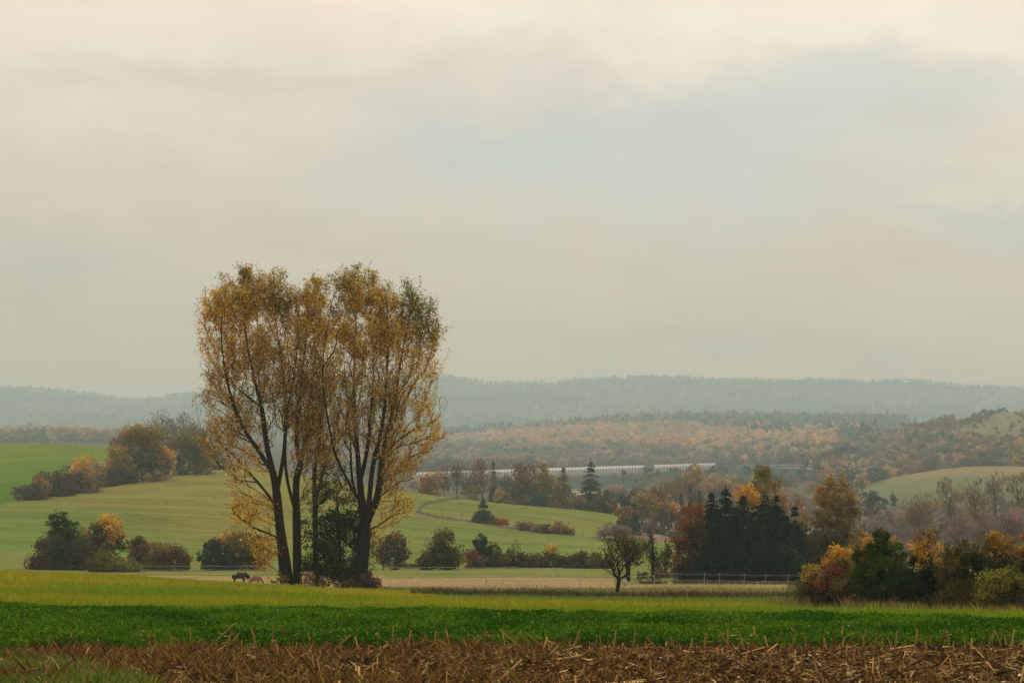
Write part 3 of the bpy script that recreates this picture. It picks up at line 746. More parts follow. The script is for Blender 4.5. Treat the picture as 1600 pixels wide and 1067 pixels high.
# maize stubble in front
def stubble():
    Vs, Cs = [], []
    # lying straw: strips (rhombic cards) and prisms
    n = 110000
    X, Y, s = scatter(n, 20.5, 34, 100); n = len(X)
    k = (Y < near_edge(s, X, Y) + .7 + rng.normal(size=n) * .4); X, Y, s = X[k], Y[k], s[k]; n = len(X)
    right = np.clip((s - 420 + 350 * (fbm(X / 2, Y / 2, 15) - .5)) / 500, 0, 1)           # trampled straw to the right, weedy tuft to the left
    dens = fbm(X / 1.1, Y / 1.4, 16)
    keep = rng.random(n) < np.clip((dens - .28) * 4, .08, 1); X, Y, s, right = X[keep], Y[keep], s[keep], right[keep]; n = len(X)
    a = rng.normal(size=n) * .9 + .15; el = rng.normal(size=n) * .30
    ax = np.stack([np.cos(a) * np.cos(el), np.sin(a) * np.cos(el), np.sin(el)], 1)
    L = np.exp(rng.normal(size=n) * .5) * .045; W = .004 + .007 * rng.random(n) + .010 * (rng.random(n) < .15)
    z = ground(X, Y) + .02 + .09 * rng.random(n) ** 1.6 + np.abs(ax[:, 2]) * L
    pal = np.array([(.32, .20, .078), (.175, .093, .030), (.088, .045, .015), (.038, .022, .011), (.21, .112, .026), (.50, .39, .23)])
    ci = rng.choice(6, n, p=[.14, .18, .23, .34, .06, .05])
    Vs.append(leaves(np.stack([X, Y, z], 1), L, W, ax, .05)); c = pal[ci] * np.exp(rng.normal(size=(n, 1)) * .3) * np.exp(rng.normal(size=(n, 3)) * .06); Cs.append(np.repeat(c, 4, 0))
    # dry hanging leaves and weeds standing up
    n = 150000
    X, Y, s = scatter(n, 20.5, 34, 100); n = len(X); k = (Y < near_edge(s, X, Y) + .15 + rng.normal(size=n) * .3)
    X, Y, s = X[k], Y[k], s[k]; left = 1 - np.clip((s - 520 + 400 * (fbm(X / 2, Y / 2, 15) - .5)) / 550, 0, .94)
    f = fbm(X / .7, Y / .9, 17); kk = rng.random(len(X)) < left * np.clip((f - .25) * 3.6, .08, 1); X, Y, s, f = X[kk], Y[kk], s[kk], f[kk]; n = len(X)
    edge = np.clip((Y - 28.5) / 2.5, 0, 1); h = (.06 + .36 * np.clip(f - .22, 0, .5)) * (.4 + rng.random(n)) * (1 + .25 * edge * rng.random(n)) * np.where(rng.random(n) < .04, 1.5, .85); w = .004 + .010 * rng.random(n)
    pal = np.array([(.145, .072, .020), (.25, .138, .038), (.066, .034, .012), (.40, .28, .11), (.15, .135, .02)]); ci = rng.choice(5, n, p=[.30, .22, .30, .06, .12])
    Vs.append(blades(X, Y, h, w, None, .5)); c = pal[ci] * np.exp(rng.normal(size=(n, 1)) * .3); Cs.append(np.repeat(c, 4, 0))
    stuff('dry_straw', np.concatenate(Vs), np.concatenate(Cs), M_STRAW, 'litter of broken brown maize straw and dead weeds on dark soil', 'straw')
    # stalk stumps in drilled rows
    A, B, R, cc = [], [], [], []; LV, LC = [], []
    for row in np.arange(21.2, 33.2, .75):
        x = -10.5
        while x < 10.5:
            x += .13 + .22 * rng.random()
            y = row + x * .035 + rng.normal() * .06
            if rng.random() < (.35 if row < 29 else .12) or y > near_edge(800 + x / y * F, np.array(x), np.array(y)) + 1.1: continue
            sx = 800 + x / y * F
            if sx < 250 and rng.random() < .65: continue
            h = .10 + .22 * rng.random() ** .8; tl = rng.normal(size=2) * (.16 if rng.random() < .75 else .7)
            if row > 29.8: h += .10 * (.4 + rng.random())
            p = np.array([x, y, float(ground(x, y)) - .02]); q = p + np.array([tl[0] * h, tl[1] * h, h])
            A.append(p); B.append(q); R.append(.009 + .007 * rng.random()); cb = np.array((.20, .115, .04)) * math.exp(rng.normal() * .4); cc.append(cb)
            for j in range(rng.integers(1, 4)):
                a = rng.random() * 6.283; l = .06 + .12 * rng.random(); st = p + (q - p) * (.4 + .6 * rng.random())
                LV.append(np.concatenate([st, [math.cos(a) * l, math.sin(a) * l, (rng.random() - .55) * l]])); LC.append(cb * (1.1 + .9 * rng.random()))
    for q in range(650):
        y = 20.8 + 11 * rng.random(); x = (rng.random() - .42) * .72 * y
        if x < -.02 * y and rng.random() < .75: continue
        a = rng.normal() * .7 + .1; l = .12 + .42 * rng.random() ** 2; z = float(ground(x, y)) + .03 + .08 * rng.random(); e = rng.normal() * .18
        dv = np.array([math.cos(a) * math.cos(e), math.sin(a) * math.cos(e), math.sin(e)]) * l
        if y + abs(dv[1]) > near_edge(800 + x / y * F, np.array(x), np.array(y)) + .2: continue
        A.append(np.array([x, y, z])); B.append(np.array([x, y, z]) + dv); R.append(.007 + .007 * rng.random()); cc.append(np.array((.32, .205, .08)) * math.exp(rng.normal() * .55))
    A, B, R = np.array(A), np.array(B), np.array(R)
    V, f = tubes(A, B, R, R * .85, 5)
    top = np.arange(5) + 5; caps = top[None] + (np.arange(len(A)) * 10)[:, None]
    caps4 = np.stack([caps[:, 0], caps[:, 1], caps[:, 2], caps[:, 3]], 1)
    LV = np.array(LV); st = LV[:, :3]; d = LV[:, 3:]; ln = np.linalg.norm(d, axis=1)
    V2 = leaves(st + d * .5, ln * .5, .004 + .006 * rng.random(len(st)), d, .05)
    Vall = np.concatenate([V, V2]); fall = np.concatenate([f, caps4, (np.arange(len(V2)) + len(V)).reshape(-1, 4)])
    col = np.concatenate([np.repeat(np.array(cc), 10, 0), np.repeat(np.array(LC), 4, 0)])
    o = link('maize_stubble', mesh_np('maize_stubble', Vall, fall, 4, M_STRAW, col)); tag(o, 'cut brown maize stalks standing in rows on the stubble field', 'stubble', kind='stuff')
    # clods of dark earth
    n = 2600; X, Y, s = scatter(n, 20.5, 33, 100); n = len(X); k = Y < near_edge(s, X, Y) + .3; X, Y = X[k], Y[k]
    hump = np.exp(-((X + 1.98) / .42) ** 2 - ((Y - 26.8) / .5) ** 2)
    X2 = -1.98 + rng.normal(size=160) * .36; Y2 = 26.8 + rng.normal(size=160) * .35; X = np.concatenate([X, X2]); Y = np.concatenate([Y, Y2]); n = len(X)
    ico = np.array([(0, 0, 1), (.9, 0, .1), (0, .9, 0), (-.9, 0, .1), (0, -.9, 0), (0, 0, -.6)]); fi = np.array([(0, 1, 2), (0, 2, 3), (0, 3, 4), (0, 4, 1), (5, 2, 1), (5, 3, 2), (5, 4, 3), (5, 1, 4)])
    r = (.018 + .05 * rng.random(n) ** 3) + .03 * (np.arange(n) >= n - 160) * rng.random(n)
    up = .16 * np.exp(-((X + 1.98) / .42) ** 2 - ((Y - 26.8) / .5) ** 2) * rng.random(n)
    V = (ico[None] * (1 + .35 * rng.normal(size=(n, 6, 1)))) * r[:, None, None] + np.stack([X, Y, ground(X, Y) + r * .3 + up], 1)[:, None]
    fc = fi[None] + (np.arange(n) * 6)[:, None, None]
    o = link('soil_clods', mesh_np('soil_clods', V.reshape(-1, 3), fc.reshape(-1, 3), 3, M_STRAW, np.repeat(np.array((.035, .022, .014)) * np.exp(rng.normal(size=(n, 1)) * .3), 6, 0)))
    tag(o, 'dark crumbled soil clods between the straw', 'soil', kind='stuff')
stubble()

# fresh grass in the lower left corner
def corner_grass():
    n = 110000; X, Y, s = scatter(n, 19, 30, 260); n = len(X)
    lim = np.interp(s, [-300, 0, 120, 190, 240], [31, 29.9, 28.3, 25.4, 22.5]) + (fbm(X / .6, Y / .6, 19) - .5) * 2.2
    k = (Y < lim) & (s < 250); X, Y, s = X[k], Y[k], s[k]; n = len(X)
    h = (.10 + .22 * fbm(X / .8, Y / .8, 20)) * (.5 + .7 * rng.random(n)); w = .006 + .008 * rng.random(n)
    c = np.array((.10, .165, .016)) * np.exp(rng.normal(size=(n, 1)) * .4); y = rng.random(n) < .22; c[y] = np.array((.25, .21, .07))
    stuff('verge_grass', blades(X, Y, h, w, None, .45), np.repeat(c, 4, 0), M_GRASS, 'fresh green verge grass beside the stubble', 'grass')
corner_grass()

# ------------------------------------------------------------------ far-off woods (stuff)
def _tpl(n, kind):
    u = unit(rng.normal(size=(n, 3)))
    if kind == 'ball':
        bumps = unit(rng.normal(size=(7, 3)) + np.array([0, 0, .5])) * .55
        b = bumps[rng.integers(0, 7, n)]; c = b * np.array([.85, .85, .8]) + u * .42 * rng.random((n, 1)) ** .4
        c[:, 2] = c[:, 2] * .5 + .55; c[:, :2] *= .5
    elif kind == 'tall':
        c = u * rng.random((n, 1)) ** .35; c[:, 2] = c[:, 2] * .46 + .55; c[:, :2] *= .32 * (1.15 - .5 * c[:, 2:3])
    else:
        t = rng.random(n) ** .6; a = rng.random(n) * 6.283; r = .24 * t * (.6 + .4 * rng.random(n)); c = np.stack([np.cos(a) * r, np.sin(a) * r, 1 - t * .95], 1)
    return c
def wood(name, label, n, region, pal, probs, hgt, ymin=0, ymax=9e9, nleaf=46, conifer_p=None, leaf=.13, extra=None, patch=260, mat=None, cat='wood'):
    x0 = min(p[0] for p in region); x1 = max(p[0] for p in region); y0 = min(p[1] for p in region); y1 = max(p[1] for p in region)
    px = x0 + rng.random(n * 3) * (x1 - x0); py = y0 + rng.random(n * 3) * (y1 - y0)
    k = inpoly(px, py, region); px, py = px[k], py[k]
    X, Y = hit(px, py, ymin); ok = ~np.isnan(Y) & (Y > ymin) & (Y < ymax); X, Y, px, py = X[ok][:n], Y[ok][:n], px[ok][:n], py[ok][:n]
    if extra is not None:
        e = extra(px, py, X, Y); X, Y = X[e], Y[e]
    n = len(X); Z = ground(X, Y)
    pn = fbm(X / patch, Y / patch, 17); u = np.argsort(np.argsort(pn + rng.normal(size=n) * .10)) / max(n - 1, 1)    # colour drifts in patches
    ci = np.searchsorted(np.cumsum(probs), u.clip(0, .9999)); base = np.array([C[p] if isinstance(p, str) else p for p in pal])[ci]
    base = base * np.exp(rng.normal(size=(n, 1)) * .11) * np.exp(rng.normal(size=(n, 3)) * .08)
    isc = np.array([p in ('K', 'KS') if isinstance(p, str) else False for p in pal])[ci]
    h = hgt[0] + (hgt[1] - hgt[0]) * rng.random(n); h = np.where(isc, h * 1.12, h)
    V = np.empty((n, nleaf, 4, 3)); CC = np.empty((n, nleaf, 3))
    want = np.where(isc, 2, np.where(rng.random(n) < .7, 0, 1))
    for v in range(9):
        kind = ('ball', 'tall', 'cone')[v % 3]
        sel = np.where((want == v % 3) & (np.arange(n) % 3 == v // 3))[0]
        if not len(sel): continue
        c = _tpl(nleaf, kind); ang = rng.random(len(sel)) * 6.283
        L = leaf * (1.0 if kind != 'cone' else .8)
        q = leaves(c, L * (.7 + .6 * rng.random(nleaf)), L * .7).reshape(nleaf, 4, 3)
        ca, sa = np.cos(ang), np.sin(ang)
        R = np.zeros((len(sel), 3, 3)); R[:, 0, 0] = ca; R[:, 0, 1] = -sa; R[:, 1, 0] = sa; R[:, 1, 1] = ca; R[:, 2, 2] = 1
        sx = h[sel] * (.85 + .65 * rng.random(len(sel)))
        W = np.einsum('nij,lkj->nlki', R, q); W[..., :2] *= sx[:, None, None, None]; W[..., 2] *= h[sel][:, None, None]
        V[sel] = W + np.stack([X[sel], Y[sel], Z[sel]], 1)[:, None, None]
        CC[sel] = base[sel][:, None] * np.exp(rng.normal(size=(len(sel), nleaf, 1)) * .08)
    o = link(name, mesh_np(name, V.reshape(-1, 3), quads(n * nleaf), 4, mat or M_LEAF, np.repeat(CC.reshape(-1, 3), 4, 0))); tag(o, label, cat, kind='stuff')
    return o
wood('hill_forest', 'hazy blue mixed forest covering the far hills', 26000, [(-160, 585), (1760, 585), (1760, 690), (-160, 690)],
     ['KS', 'WG', 'WB', 'WT', 'WB', 'WP', 'KS'], [.24, .18, .20, .12, .10, .04, .12], (14, 22), ymin=5000, nleaf=22, leaf=.16, patch=420)
wood('valley_wood', 'grey-brown hazy wood rising from the motorway bank', 1500, [(560, 700), (700, 702), (900, 695), (1290, 712), (1330, 725), (1330, 740), (560, 755)],
     ['MV', 'WB', 'WT', 'MV', 'WG'], [.28, .24, .18, .2, .1], (13, 20), ymin=1640, ymax=5000, nleaf=80, leaf=.12, patch=160)
wood('orange_wood', 'warm orange band of beech wood across the valley', 1700, [(680, 692), (760, 684), (900, 676), (1010, 668), (1080, 672), (1200, 690), (1300, 680), (1300, 716), (1180, 722), (1000, 712), (900, 708), (760, 708)],
     ['WP', 'WT', 'WP', 'WT', 'WB'], [.26, .26, .22, .14, .12], (14, 22), ymin=1640, ymax=5000, nleaf=90, leaf=.12, patch=200)
wood('pine_wood', 'blue-green pine wood between the orange band and the far hills', 1500, [(700, 672), (800, 664), (880, 664), (960, 655), (1100, 650), (1340, 648), (1440, 660), (1350, 690), (1290, 690), (1180, 692), (1080, 676), (1000, 672), (880, 680), (760, 690), (690, 692)],
     ['WG', 'KS', 'WB', 'KS', 'WG', 'WP'], [.26, .24, .14, .18, .1, .08], (15, 23), ymin=1640, ymax=5000, nleaf=80, leaf=.12, patch=240)
wood('beech_wood', 'pale orange wood beyond the green field crest', 900, [(-120, 655), (345, 655), (345, 760), (-120, 760)],
     ['WP', 'WT', 'WB', 'WG', 'WP'], [.22, .3, .25, .1, .13], (13, 20), ymin=2300, ymax=5000, nleaf=60, leaf=.105, patch=120)
wood('slope_wood', 'mixed autumn thicket covering the slope above the knoll field', 1700, [(1270, 755), (1300, 700), (1340, 675), (1390, 650), (1470, 648), (1500, 668), (1470, 690), (1510, 690), (1560, 700), (1620, 690), (1620, 752), (1560, 732), (1480, 731), (1400, 754), (1340, 780)],
     ['WB', 'DO', 'GB', 'MV', 'WT', 'WG', 'B'], [.2, .12, .1, .16, .16, .18, .08], (6, 12), ymin=1225, ymax=2700, nleaf=80, leaf=.10, patch=70,
     extra=lambda px, py, X, Y: ~(inpoly(px, py, [(1405, 733), (1450, 714), (1465, 716), (1425, 731)]) | (inpoly(px, py, [(1455, 676), (1530, 655), (1600, 632), (1640, 630), (1640, 708), (1580, 694), (1500, 684)]) & (rng.random(px.shape) < .93)) | (inpoly(px, py, [(1400, 735), (1410, 695), (1470, 688), (1510, 702), (1515, 728)]) & (rng.random(px.shape) < .68))))
wood('hilltop_scrub', 'scattered scrub dots on the tan hilltop pasture', 60, [(1480, 690), (1500, 660), (1620, 640), (1620, 690)], ['DO', 'B', 'YO'], [.5, .3, .2], (2.5, 6), ymin=1400, ymax=2700, nleaf=60, leaf=.12)
wood('ridge_thicket', 'dark thicket along the skyline of the tan hilltop', 70, [(1500, 668), (1530, 648), (1570, 641), (1575, 646), (1545, 655), (1515, 668)], ['WG', 'DO'], [.5, .5], (5, 8), ymin=1700, ymax=2700, nleaf=70, leaf=.12)
wood('embankment_scrub', 'bluish scrub on the motorway embankment', 160, [(640, 770), (640, 746), (1000, 744), (1118, 736), (1330, 736), (1330, 775), (1000, 762), (870, 760)], ['BG', 'MV', 'B', 'DO'], [.35, .25, .2, .2], (3, 7), ymin=1150, ymax=1420, nleaf=50, leaf=.12)

# ------------------------------------------------------------------ the two great poplar clumps
PY = 150.0
def poplar(name, label, Y, limbs, lobes, base, seed, ntips, rbase, upmin):
    global rng
    keep = rng; rng = np.random.default_rng(seed)
    k = Y / F
    X0 = float(ray(*base)[0] * Y); b0 = np.array([X0, Y, float(ground(X0, Y)) - .15])
    root = empty(name, b0, label, 'tree', 'poplar clump in the meadow')
    sk = Skel(90000)
    for j, (pts, dy) in enumerate(limbs):
        W = []
        for i, (px, py) in enumerate(pts):
            t = i / max(1, len(pts) - 1)
            W.append(P(px, py, Y + dy[0] + (dy[1] - dy[0]) * t))
        if py_is_base(pts[0], base): W[0][2] = float(ground(W[0][0], W[0][1])) - .15; par = -1
        else: par = sk.near(W[0]); W = [sk.p[par].copy()] + W[1:]
        # smooth the limb
        W = np.array(W); 
        for _ in range(2):
            Q = [W[0]]
            for a, b in zip(W[:-1], W[1:]): Q += [a * .75 + b * .25, a * .25 + b * .75]
            Q.append(W[-1]); W = np.array(Q)
        sk.poly(list(W), par, .55)
    ar = np.array([l[2] * l[3] * (l[5] if len(l) > 5 else 1) for l in lobes]); cnt = (ntips * ar / ar.sum()).astype(int)
    T, TC, UP, LF = [], [], [], []
    for l, m in zip(lobes, cnt):
        u = unit(rng.normal(size=(m, 3))); r = rng.random(m) ** .36
        nt = max(1, m // 5); ctr = (u * r[:, None] * np.array([l[2] * 1.03, l[2] * 1.05, l[3] * 1.03]) * k)[:nt][rng.integers(0, nt, m)]
        T.append(P(l[0], l[1], Y) + ctr + rng.normal(size=(m, 3)) * np.array([.28, .28, .40 if (len(l) < 7 or l[6] > .6) else .35])); TC += [l[4]] * m
        l = tuple(l); lfk = 1.45 if l[4] == 'GB' else 1.0
        UP += [l[6] if len(l) > 6 else upmin] * m; LF += [(l[7] if len(l) > 7 else 1.0) * lfk] * m
    T = np.concatenate(T); UP = np.array(UP); LF = np.array(LF); TC = np.array(TC)
    n0 = sk.n; dist = np.array([np.min(np.linalg.norm(sk.p[:n0] - t, axis=1)) for t in T])
    order = np.argsort(dist + rng.random(len(T)) * 1.2)
    T, UP, LF, TC = T[order], UP[order], LF[order], TC[order]
    for t, u in zip(T, UP):
        if sk.n > 89500: break
        sk.grow(t, u, step=.5, jit=.10, ang=.8, pen=3.2, upend=.8)
    link('trunk', sk.mesh('trunk', M_BARK, rbase, .0125, b0, .40), root)
    # leaves sit on the outer metre of every twig
    NL = 12.5; Cs, Cc = [], []
    for ti, (i, ck, lf) in enumerate(zip(sk.tips, TC, LF)):
        hz = float(np.clip((600 - proj(*sk.p[i])[1]) / 90, 0, 1)); m = rng.poisson(NL * lf * (1 + .6 * hz) * math.exp(rng.normal() * .65 - .2))
        if m == 0: continue
        j = sk.par[i]; j2 = sk.par[j] if j >= 0 else i
        a = rng.random((m, 1)) ** 1.3; q = np.where(a < .5, sk.p[i] + (sk.p[j] - sk.p[i]) * a * 2, sk.p[j] + (sk.p[j2] - sk.p[j]) * (a * 2 - 1)); lim = .17
        Cs.append(q + rng.normal(size=(m, 3)) * .17)
        z = np.clip((proj(*sk.p[i])[1] - 470) / -45 + rng.normal() * .25, 0, 1)
        c = np.array((.37, .225, .046) if ck == 'GB' else C[ck]) * np.array([1.24, 1.32, 1.3]) * (1 - z * .7) + np.array((.22, .215, .045)) * z * .7
        Cc.append(np.clip(c[None] * math.exp(rng.normal() * .28) * np.exp(rng.normal(size=(m, 1)) * .25), .002, .8) * np.exp(rng.normal(size=(m, 3)) * .06))
    Cs = np.concatenate(Cs); Cc = np.concatenate(Cc); n = len(Cs); L = .05 * np.exp(rng.normal(size=n) * .38)
    link('crown', mesh_np('crown', leaves(Cs, L, L * .72) - b0, quads(n), 4, M_POPLAR, np.repeat(Cc, 4, 0)), root)
    rng = keep
    return root
def py_is_base(p, b): return p[1] > 900

# lobes: centre, radii, colour, tip weight, upward bias, leaf factor
poplar('poplar_tree', 'twin-stemmed poplar with thin golden crown, standing beside the two ponies', PY - .5,
 [([(447, 916), (441, 860), (437, 820), (432, 765), (424, 725), (417, 700), (411, 645), (399, 600), (386, 540), (380, 490), (378, 450)], (0, -1)),
  ([(458, 916), (452, 880), (443, 830), (438, 790)], (.5, .1)),
  ([(433, 770), (438, 742), (445, 700), (447, 640), (443, 580), (430, 500), (425, 440)], (0, 1)),
  ([(427, 740), (405, 705), (380, 670), (360, 620), (348, 560), (345, 500), (352, 455)], (0, -2)),
  ([(411, 645), (404, 590), (402, 530), (404, 470)], (0, 2)),
  ([(440, 800), (415, 775), (385, 757), (360, 750)], (0, -2.5)),
  ([(440, 815), (425, 780), (400, 750), (370, 715), (340, 690), (318, 676)], (0, 2)),
  ([(443, 850), (425, 835), (395, 824), (376, 812)], (0, -2)),
  ([(405, 640), (375, 610), (345, 585), (322, 572)], (-.5, 2))],
 [(432, 520, 26, 50, 'YO', .9, 1.2, .8), (425, 590, 26, 50, 'GB', 1.53, 1.1, .5), (352, 478, 30, 42, 'YO', 1.3, 1.2, 1.3), (322, 500, 18, 40, 'YO', .8, .6, .9), (388, 462, 30, 42, 'YO', 1.5, 1.4, 1.5), (424, 450, 24, 32, 'YO', 1.3, 1.5, 1.5), (448, 462, 18, 32, 'O', .9, 1.2, 1.2), (378, 520, 45, 40, 'YO', 1.2, 1.2, 1.2),
  (350, 560, 36, 34, 'YO', .9, .8, .8), (405, 570, 40, 45, 'GB', 1.53, 1.1, .6), (345, 605, 38, 30, 'GB', 1.53, .5, .6), (365, 650, 48, 34, 'GB', 1.70, .45, .55), (345, 680, 32, 26, 'GB', 1.36, .3, .6), (415, 650, 30, 40, 'GB', 0.85, .8, .4),
  (378, 715, 42, 26, 'YO', 1.0, .3, .75), (372, 750, 28, 16, 'YO', .5, .1, .6), (388, 793, 34, 24, 'YO', 1.2, .3, 1.15), (365, 790, 16, 18, 'YO', .6, .2, .9), (405, 835, 28, 22, 'YO', .8, .1, 1.0), (425, 790, 18, 26, 'YO', .5, .4, .8), (415, 870, 18, 22, 'YO', .5, .0, .8), (440, 615, 20, 40, 'GB', 0.85, 1, .5)],
 (449, 916), 101, 4600, .40, .9)
poplar('poplar_tree', 'straight single-trunk poplar between the twin-stemmed poplar and the dark elder bush', PY + .8,
 [([(465, 917), (464, 850), (463, 797), (462, 750), (470, 722), (478, 685), (482, 640), (488, 590), (496, 530), (500, 470), (496, 445)], (0, 1)),
  ([(463, 800), (453, 770), (446, 735), (445, 690), (450, 640), (460, 590), (466, 520), (463, 470)], (0, -1)),
  ([(470, 722), (462, 690), (466, 640), (472, 580), (480, 520), (482, 470)], (0, -.6)),
  ([(478, 690), (495, 655), (512, 625), (520, 590)], (0, -1.5))],
 [(462, 545, 18, 50, 'YO', .6, 1.2, .7), (480, 640, 36, 60, 'GB', 1.36, .9, .45), (470, 478, 24, 34, 'YO', 1.2, 1.4, 1.3), (492, 460, 24, 26, 'YO', 1.3, 1.5, 1.4), (480, 525, 34, 40, 'YO', 1.2, 1.2, 1.0), (505, 500, 16, 36, 'YO', .8, 1.2, 1.0), (470, 590, 34, 40, 'GB', 1.70, 1.1, .6), (500, 575, 18, 40, 'GB', 1.19, 1.0, .6),
  (470, 655, 32, 36, 'GB', 1.53, .8, .5), (500, 640, 22, 34, 'GB', 1.02, .7, .5), (485, 705, 34, 26, 'GB', 1.19, .6, .5), (470, 760, 22, 30, 'O', .5, .4, .5)],
 (465, 917), 102, 2800, .35, 1.0)
poplar('poplar_tree', 'broad many-limbed poplar with the tallest crown, brown bush at its foot', PY,
 [([(563, 920), (566, 870), (570, 825), (566, 790), (562, 750), (558, 700), (553, 640), (553, 580), (556, 510), (558, 440)], (0, 1)),
  ([(565, 785), (552, 768), (536, 737), (522, 707), (514, 665), (506, 620), (503, 570), (512, 510), (522, 455)], (0, -1.5)),
  ([(556, 775), (549, 745), (548, 700), (546, 660), (540, 600), (536, 540), (538, 470)], (0, 2)),
  ([(570, 825), (583, 795), (592, 770), (596, 720), (604, 675), (614, 645), (622, 590), (632, 530), (645, 470)], (0, .5)),
  ([(574, 812), (577, 780), (582, 725), (596, 676), (603, 620), (606, 560), (606, 490), (600, 450)], (0, -1)),
  ([(562, 750), (574, 705), (580, 650), (584, 590), (583, 520), (575, 440)], (0, 1.5)),
  ([(604, 675), (625, 640), (648, 600), (668, 560), (680, 520)], (.5, 2)),
  ([(596, 720), (618, 690), (650, 668), (685, 655)], (.5, -2)),
  ([(592, 765), (612, 735), (640, 715), (676, 698)], (.5, 2)),
  ([(590, 780), (605, 765), (625, 752), (650, 740)], (.5, -2)),
  ([(577, 830), (596, 818), (618, 800), (636, 790)], (.2, -2)),
  ([(558, 700), (540, 660), (525, 620), (516, 590)], (0, 2))],
 [(608, 510, 26, 50, 'YO', .8, 1.2, .8), (555, 530, 26, 50, 'YO', .8, 1.2, .8), (560, 660, 40, 46, 'GB', 1.36, .9, .4), (534, 455, 20, 32, 'O', 1.0, 1.4, 1.2), (562, 450, 30, 34, 'YO', 1.6, 1.5, 1.5), (596, 466, 26, 34, 'YO', 1.3, 1.4, 1.4), (636, 470, 20, 34, 'O', 1.1, 1.3, 1.3), (662, 495, 22, 36, 'O', 1.1, .9, 1.3), (680, 530, 12, 34, 'YO', .6, .6, 1.1),
  (540, 515, 28, 40, 'YO', 1.1, 1.2, 1.0), (585, 525, 36, 42, 'YO', 1.3, 1.3, 1.1), (630, 535, 34, 40, 'YO', 1.2, 1.1, 1.1), (660, 575, 28, 36, 'YO', 1.1, .7, .95), (525, 590, 24, 40, 'GB', 1.36, 1, .6), (570, 600, 36, 42, 'GB', 1.70, 1.2, .6),
  (615, 610, 36, 40, 'GB', 1.70, .9, .7), (655, 635, 36, 30, 'YO', 1.1, .4, .8), (540, 660, 26, 36, 'GB', 1.02, .9, .45), (600, 670, 34, 36, 'GB', 1.36, .7, .6), (655, 680, 40, 24, 'YO', 1.3, .25, .95), (678, 672, 20, 22, 'YO', .6, .2, 1), (630, 720, 34, 26, 'YO', 1.1, .25, .9),
  (600, 735, 22, 30, 'GB', 1.02, .5, .6), (620, 775, 26, 24, 'YO', 1.0, .2, 1.0), (630, 800, 16, 22, 'YO', .7, .1, 1.1), (600, 820, 22, 24, 'YO', .5, .1, .8), (585, 870, 14, 26, 'O', .3, .1, .8)],
 (563, 920), 103, 5600, .53, .9)
poplar('poplar_tree', 'thin half-hidden poplar stem rising out of the dark elder bush', PY + 2.5,
 [([(494, 917), (493, 860), (493, 797), (490, 745), (497, 700), (505, 650), (510, 590), (514, 520)], (0, .5)), ([(492, 790), (502, 745), (517, 700), (524, 650)], (0, -1)), ([(490, 745), (484, 700), (480, 660)], (0, 1))],
 [(512, 540, 16, 46, 'YO', 1, 1.2, .7), (505, 620, 26, 44, 'GB', 1.70, 1.0, .5), (500, 690, 30, 34, 'GB', 1.53, .7, .5), (525, 700, 20, 30, 'GB', 1.02, .6, .5)],
 (494, 917), 104, 800, .25, .8)

plant('elder_bush', 'dark green elder bush between the poplar trunks', 'bush', (536, 917), [(505, 765, 30, 32, 'DO', .55), (545, 770, 26, 26, 'DO', .4), (500, 825, 36, 42, 'DG', .75), (540, 815, 40, 46, 'DG', .85), (560, 850, 24, 50, 'DG', .7), (520, 872, 46, 34, 'DG', .8), (490, 880, 22, 28, 'DG', .6), (538, 895, 42, 16, 'DG', .5), (530, 735, 34, 22, 'DO', .25)],
      Y=PY + 1.2, stems=3, ntips=170, leafpx=2.0, cov=1.9, clump=.2, rbase=.13, part='foliage', wood='stems')
plant('bramble_bush', 'low brown bramble at the foot of the broad many-limbed poplar', 'bush', (578, 922), [(575, 908, 20, 14, 'DB'), (590, 912, 8, 9, 'B'), (548, 914, 20, 8, 'DO')], Y=PY - 1.5, stems=3, ntips=60, part='foliage', wood='stems')
plant('hazel_sapling', 'wispy sapling with tan leaves hugging the twin poplar stems', 'sapling', (440, 917), [(438, 905, 12, 12, 'O', .5), (480, 903, 12, 14, 'T', .35)], Y=PY - 1.2, stems=3, ntips=40, part='foliage', wood='stems')

# ------------------------------------------------------------------ hillside hedgerow on the left
G1 = 'hedgerow climbing the green hillside'
plant('thorn_bush', 'dark brown thorn bush ending the hillside hedgerow at its low tip', 'bush', (45, 781), [(45, 767, 22, 15, 'DB'), (62, 763, 18, 16, 'B')], group=G1, stems=2, ntips=40)
plant('thorn_bush', 'rusty brown thorn bush beside the low tip of the hillside hedgerow', 'bush', (80, 776), [(82, 758, 26, 20, 'DB'), (72, 752, 14, 13, 'B'), (100, 756, 18, 18, 'DB')], group=G1, stems=2, ntips=40)
plant('thorn_bush', 'dark brown thorn bush just below the bright golden bush', 'bush', (118, 770), [(115, 752, 26, 20, 'DB'), (138, 753, 24, 18, 'B')], group=G1, stems=2, ntips=40)
plant('golden_bush', 'bright golden bush poking out of the brown hillside hedgerow', 'bush', (128, 763), [(126, 727, 15, 16, 'Y'), (118, 738, 12, 12, 'Y'), (140, 737, 14, 12, 'S')], group=G1, stems=2, ntips=40)
plant('thorn_bush', 'straw coloured bush between the golden bush and the domed tree', 'bush', (160, 760), [(152, 738, 14, 14, 'T'), (160, 730, 9, 8, 'S', .6), (160, 748, 26, 16, 'DB')], group=G1, stems=2, ntips=40)
plant('field_maple', 'small olive and tan maple leaning on the domed hedgerow tree', 'tree', (186, 757), [(184, 716, 18, 18, 'GB'), (176, 730, 14, 14, 'T'), (194, 735, 18, 20, 'O'), (190, 748, 24, 15, 'DB')], group=G1, ntips=60)
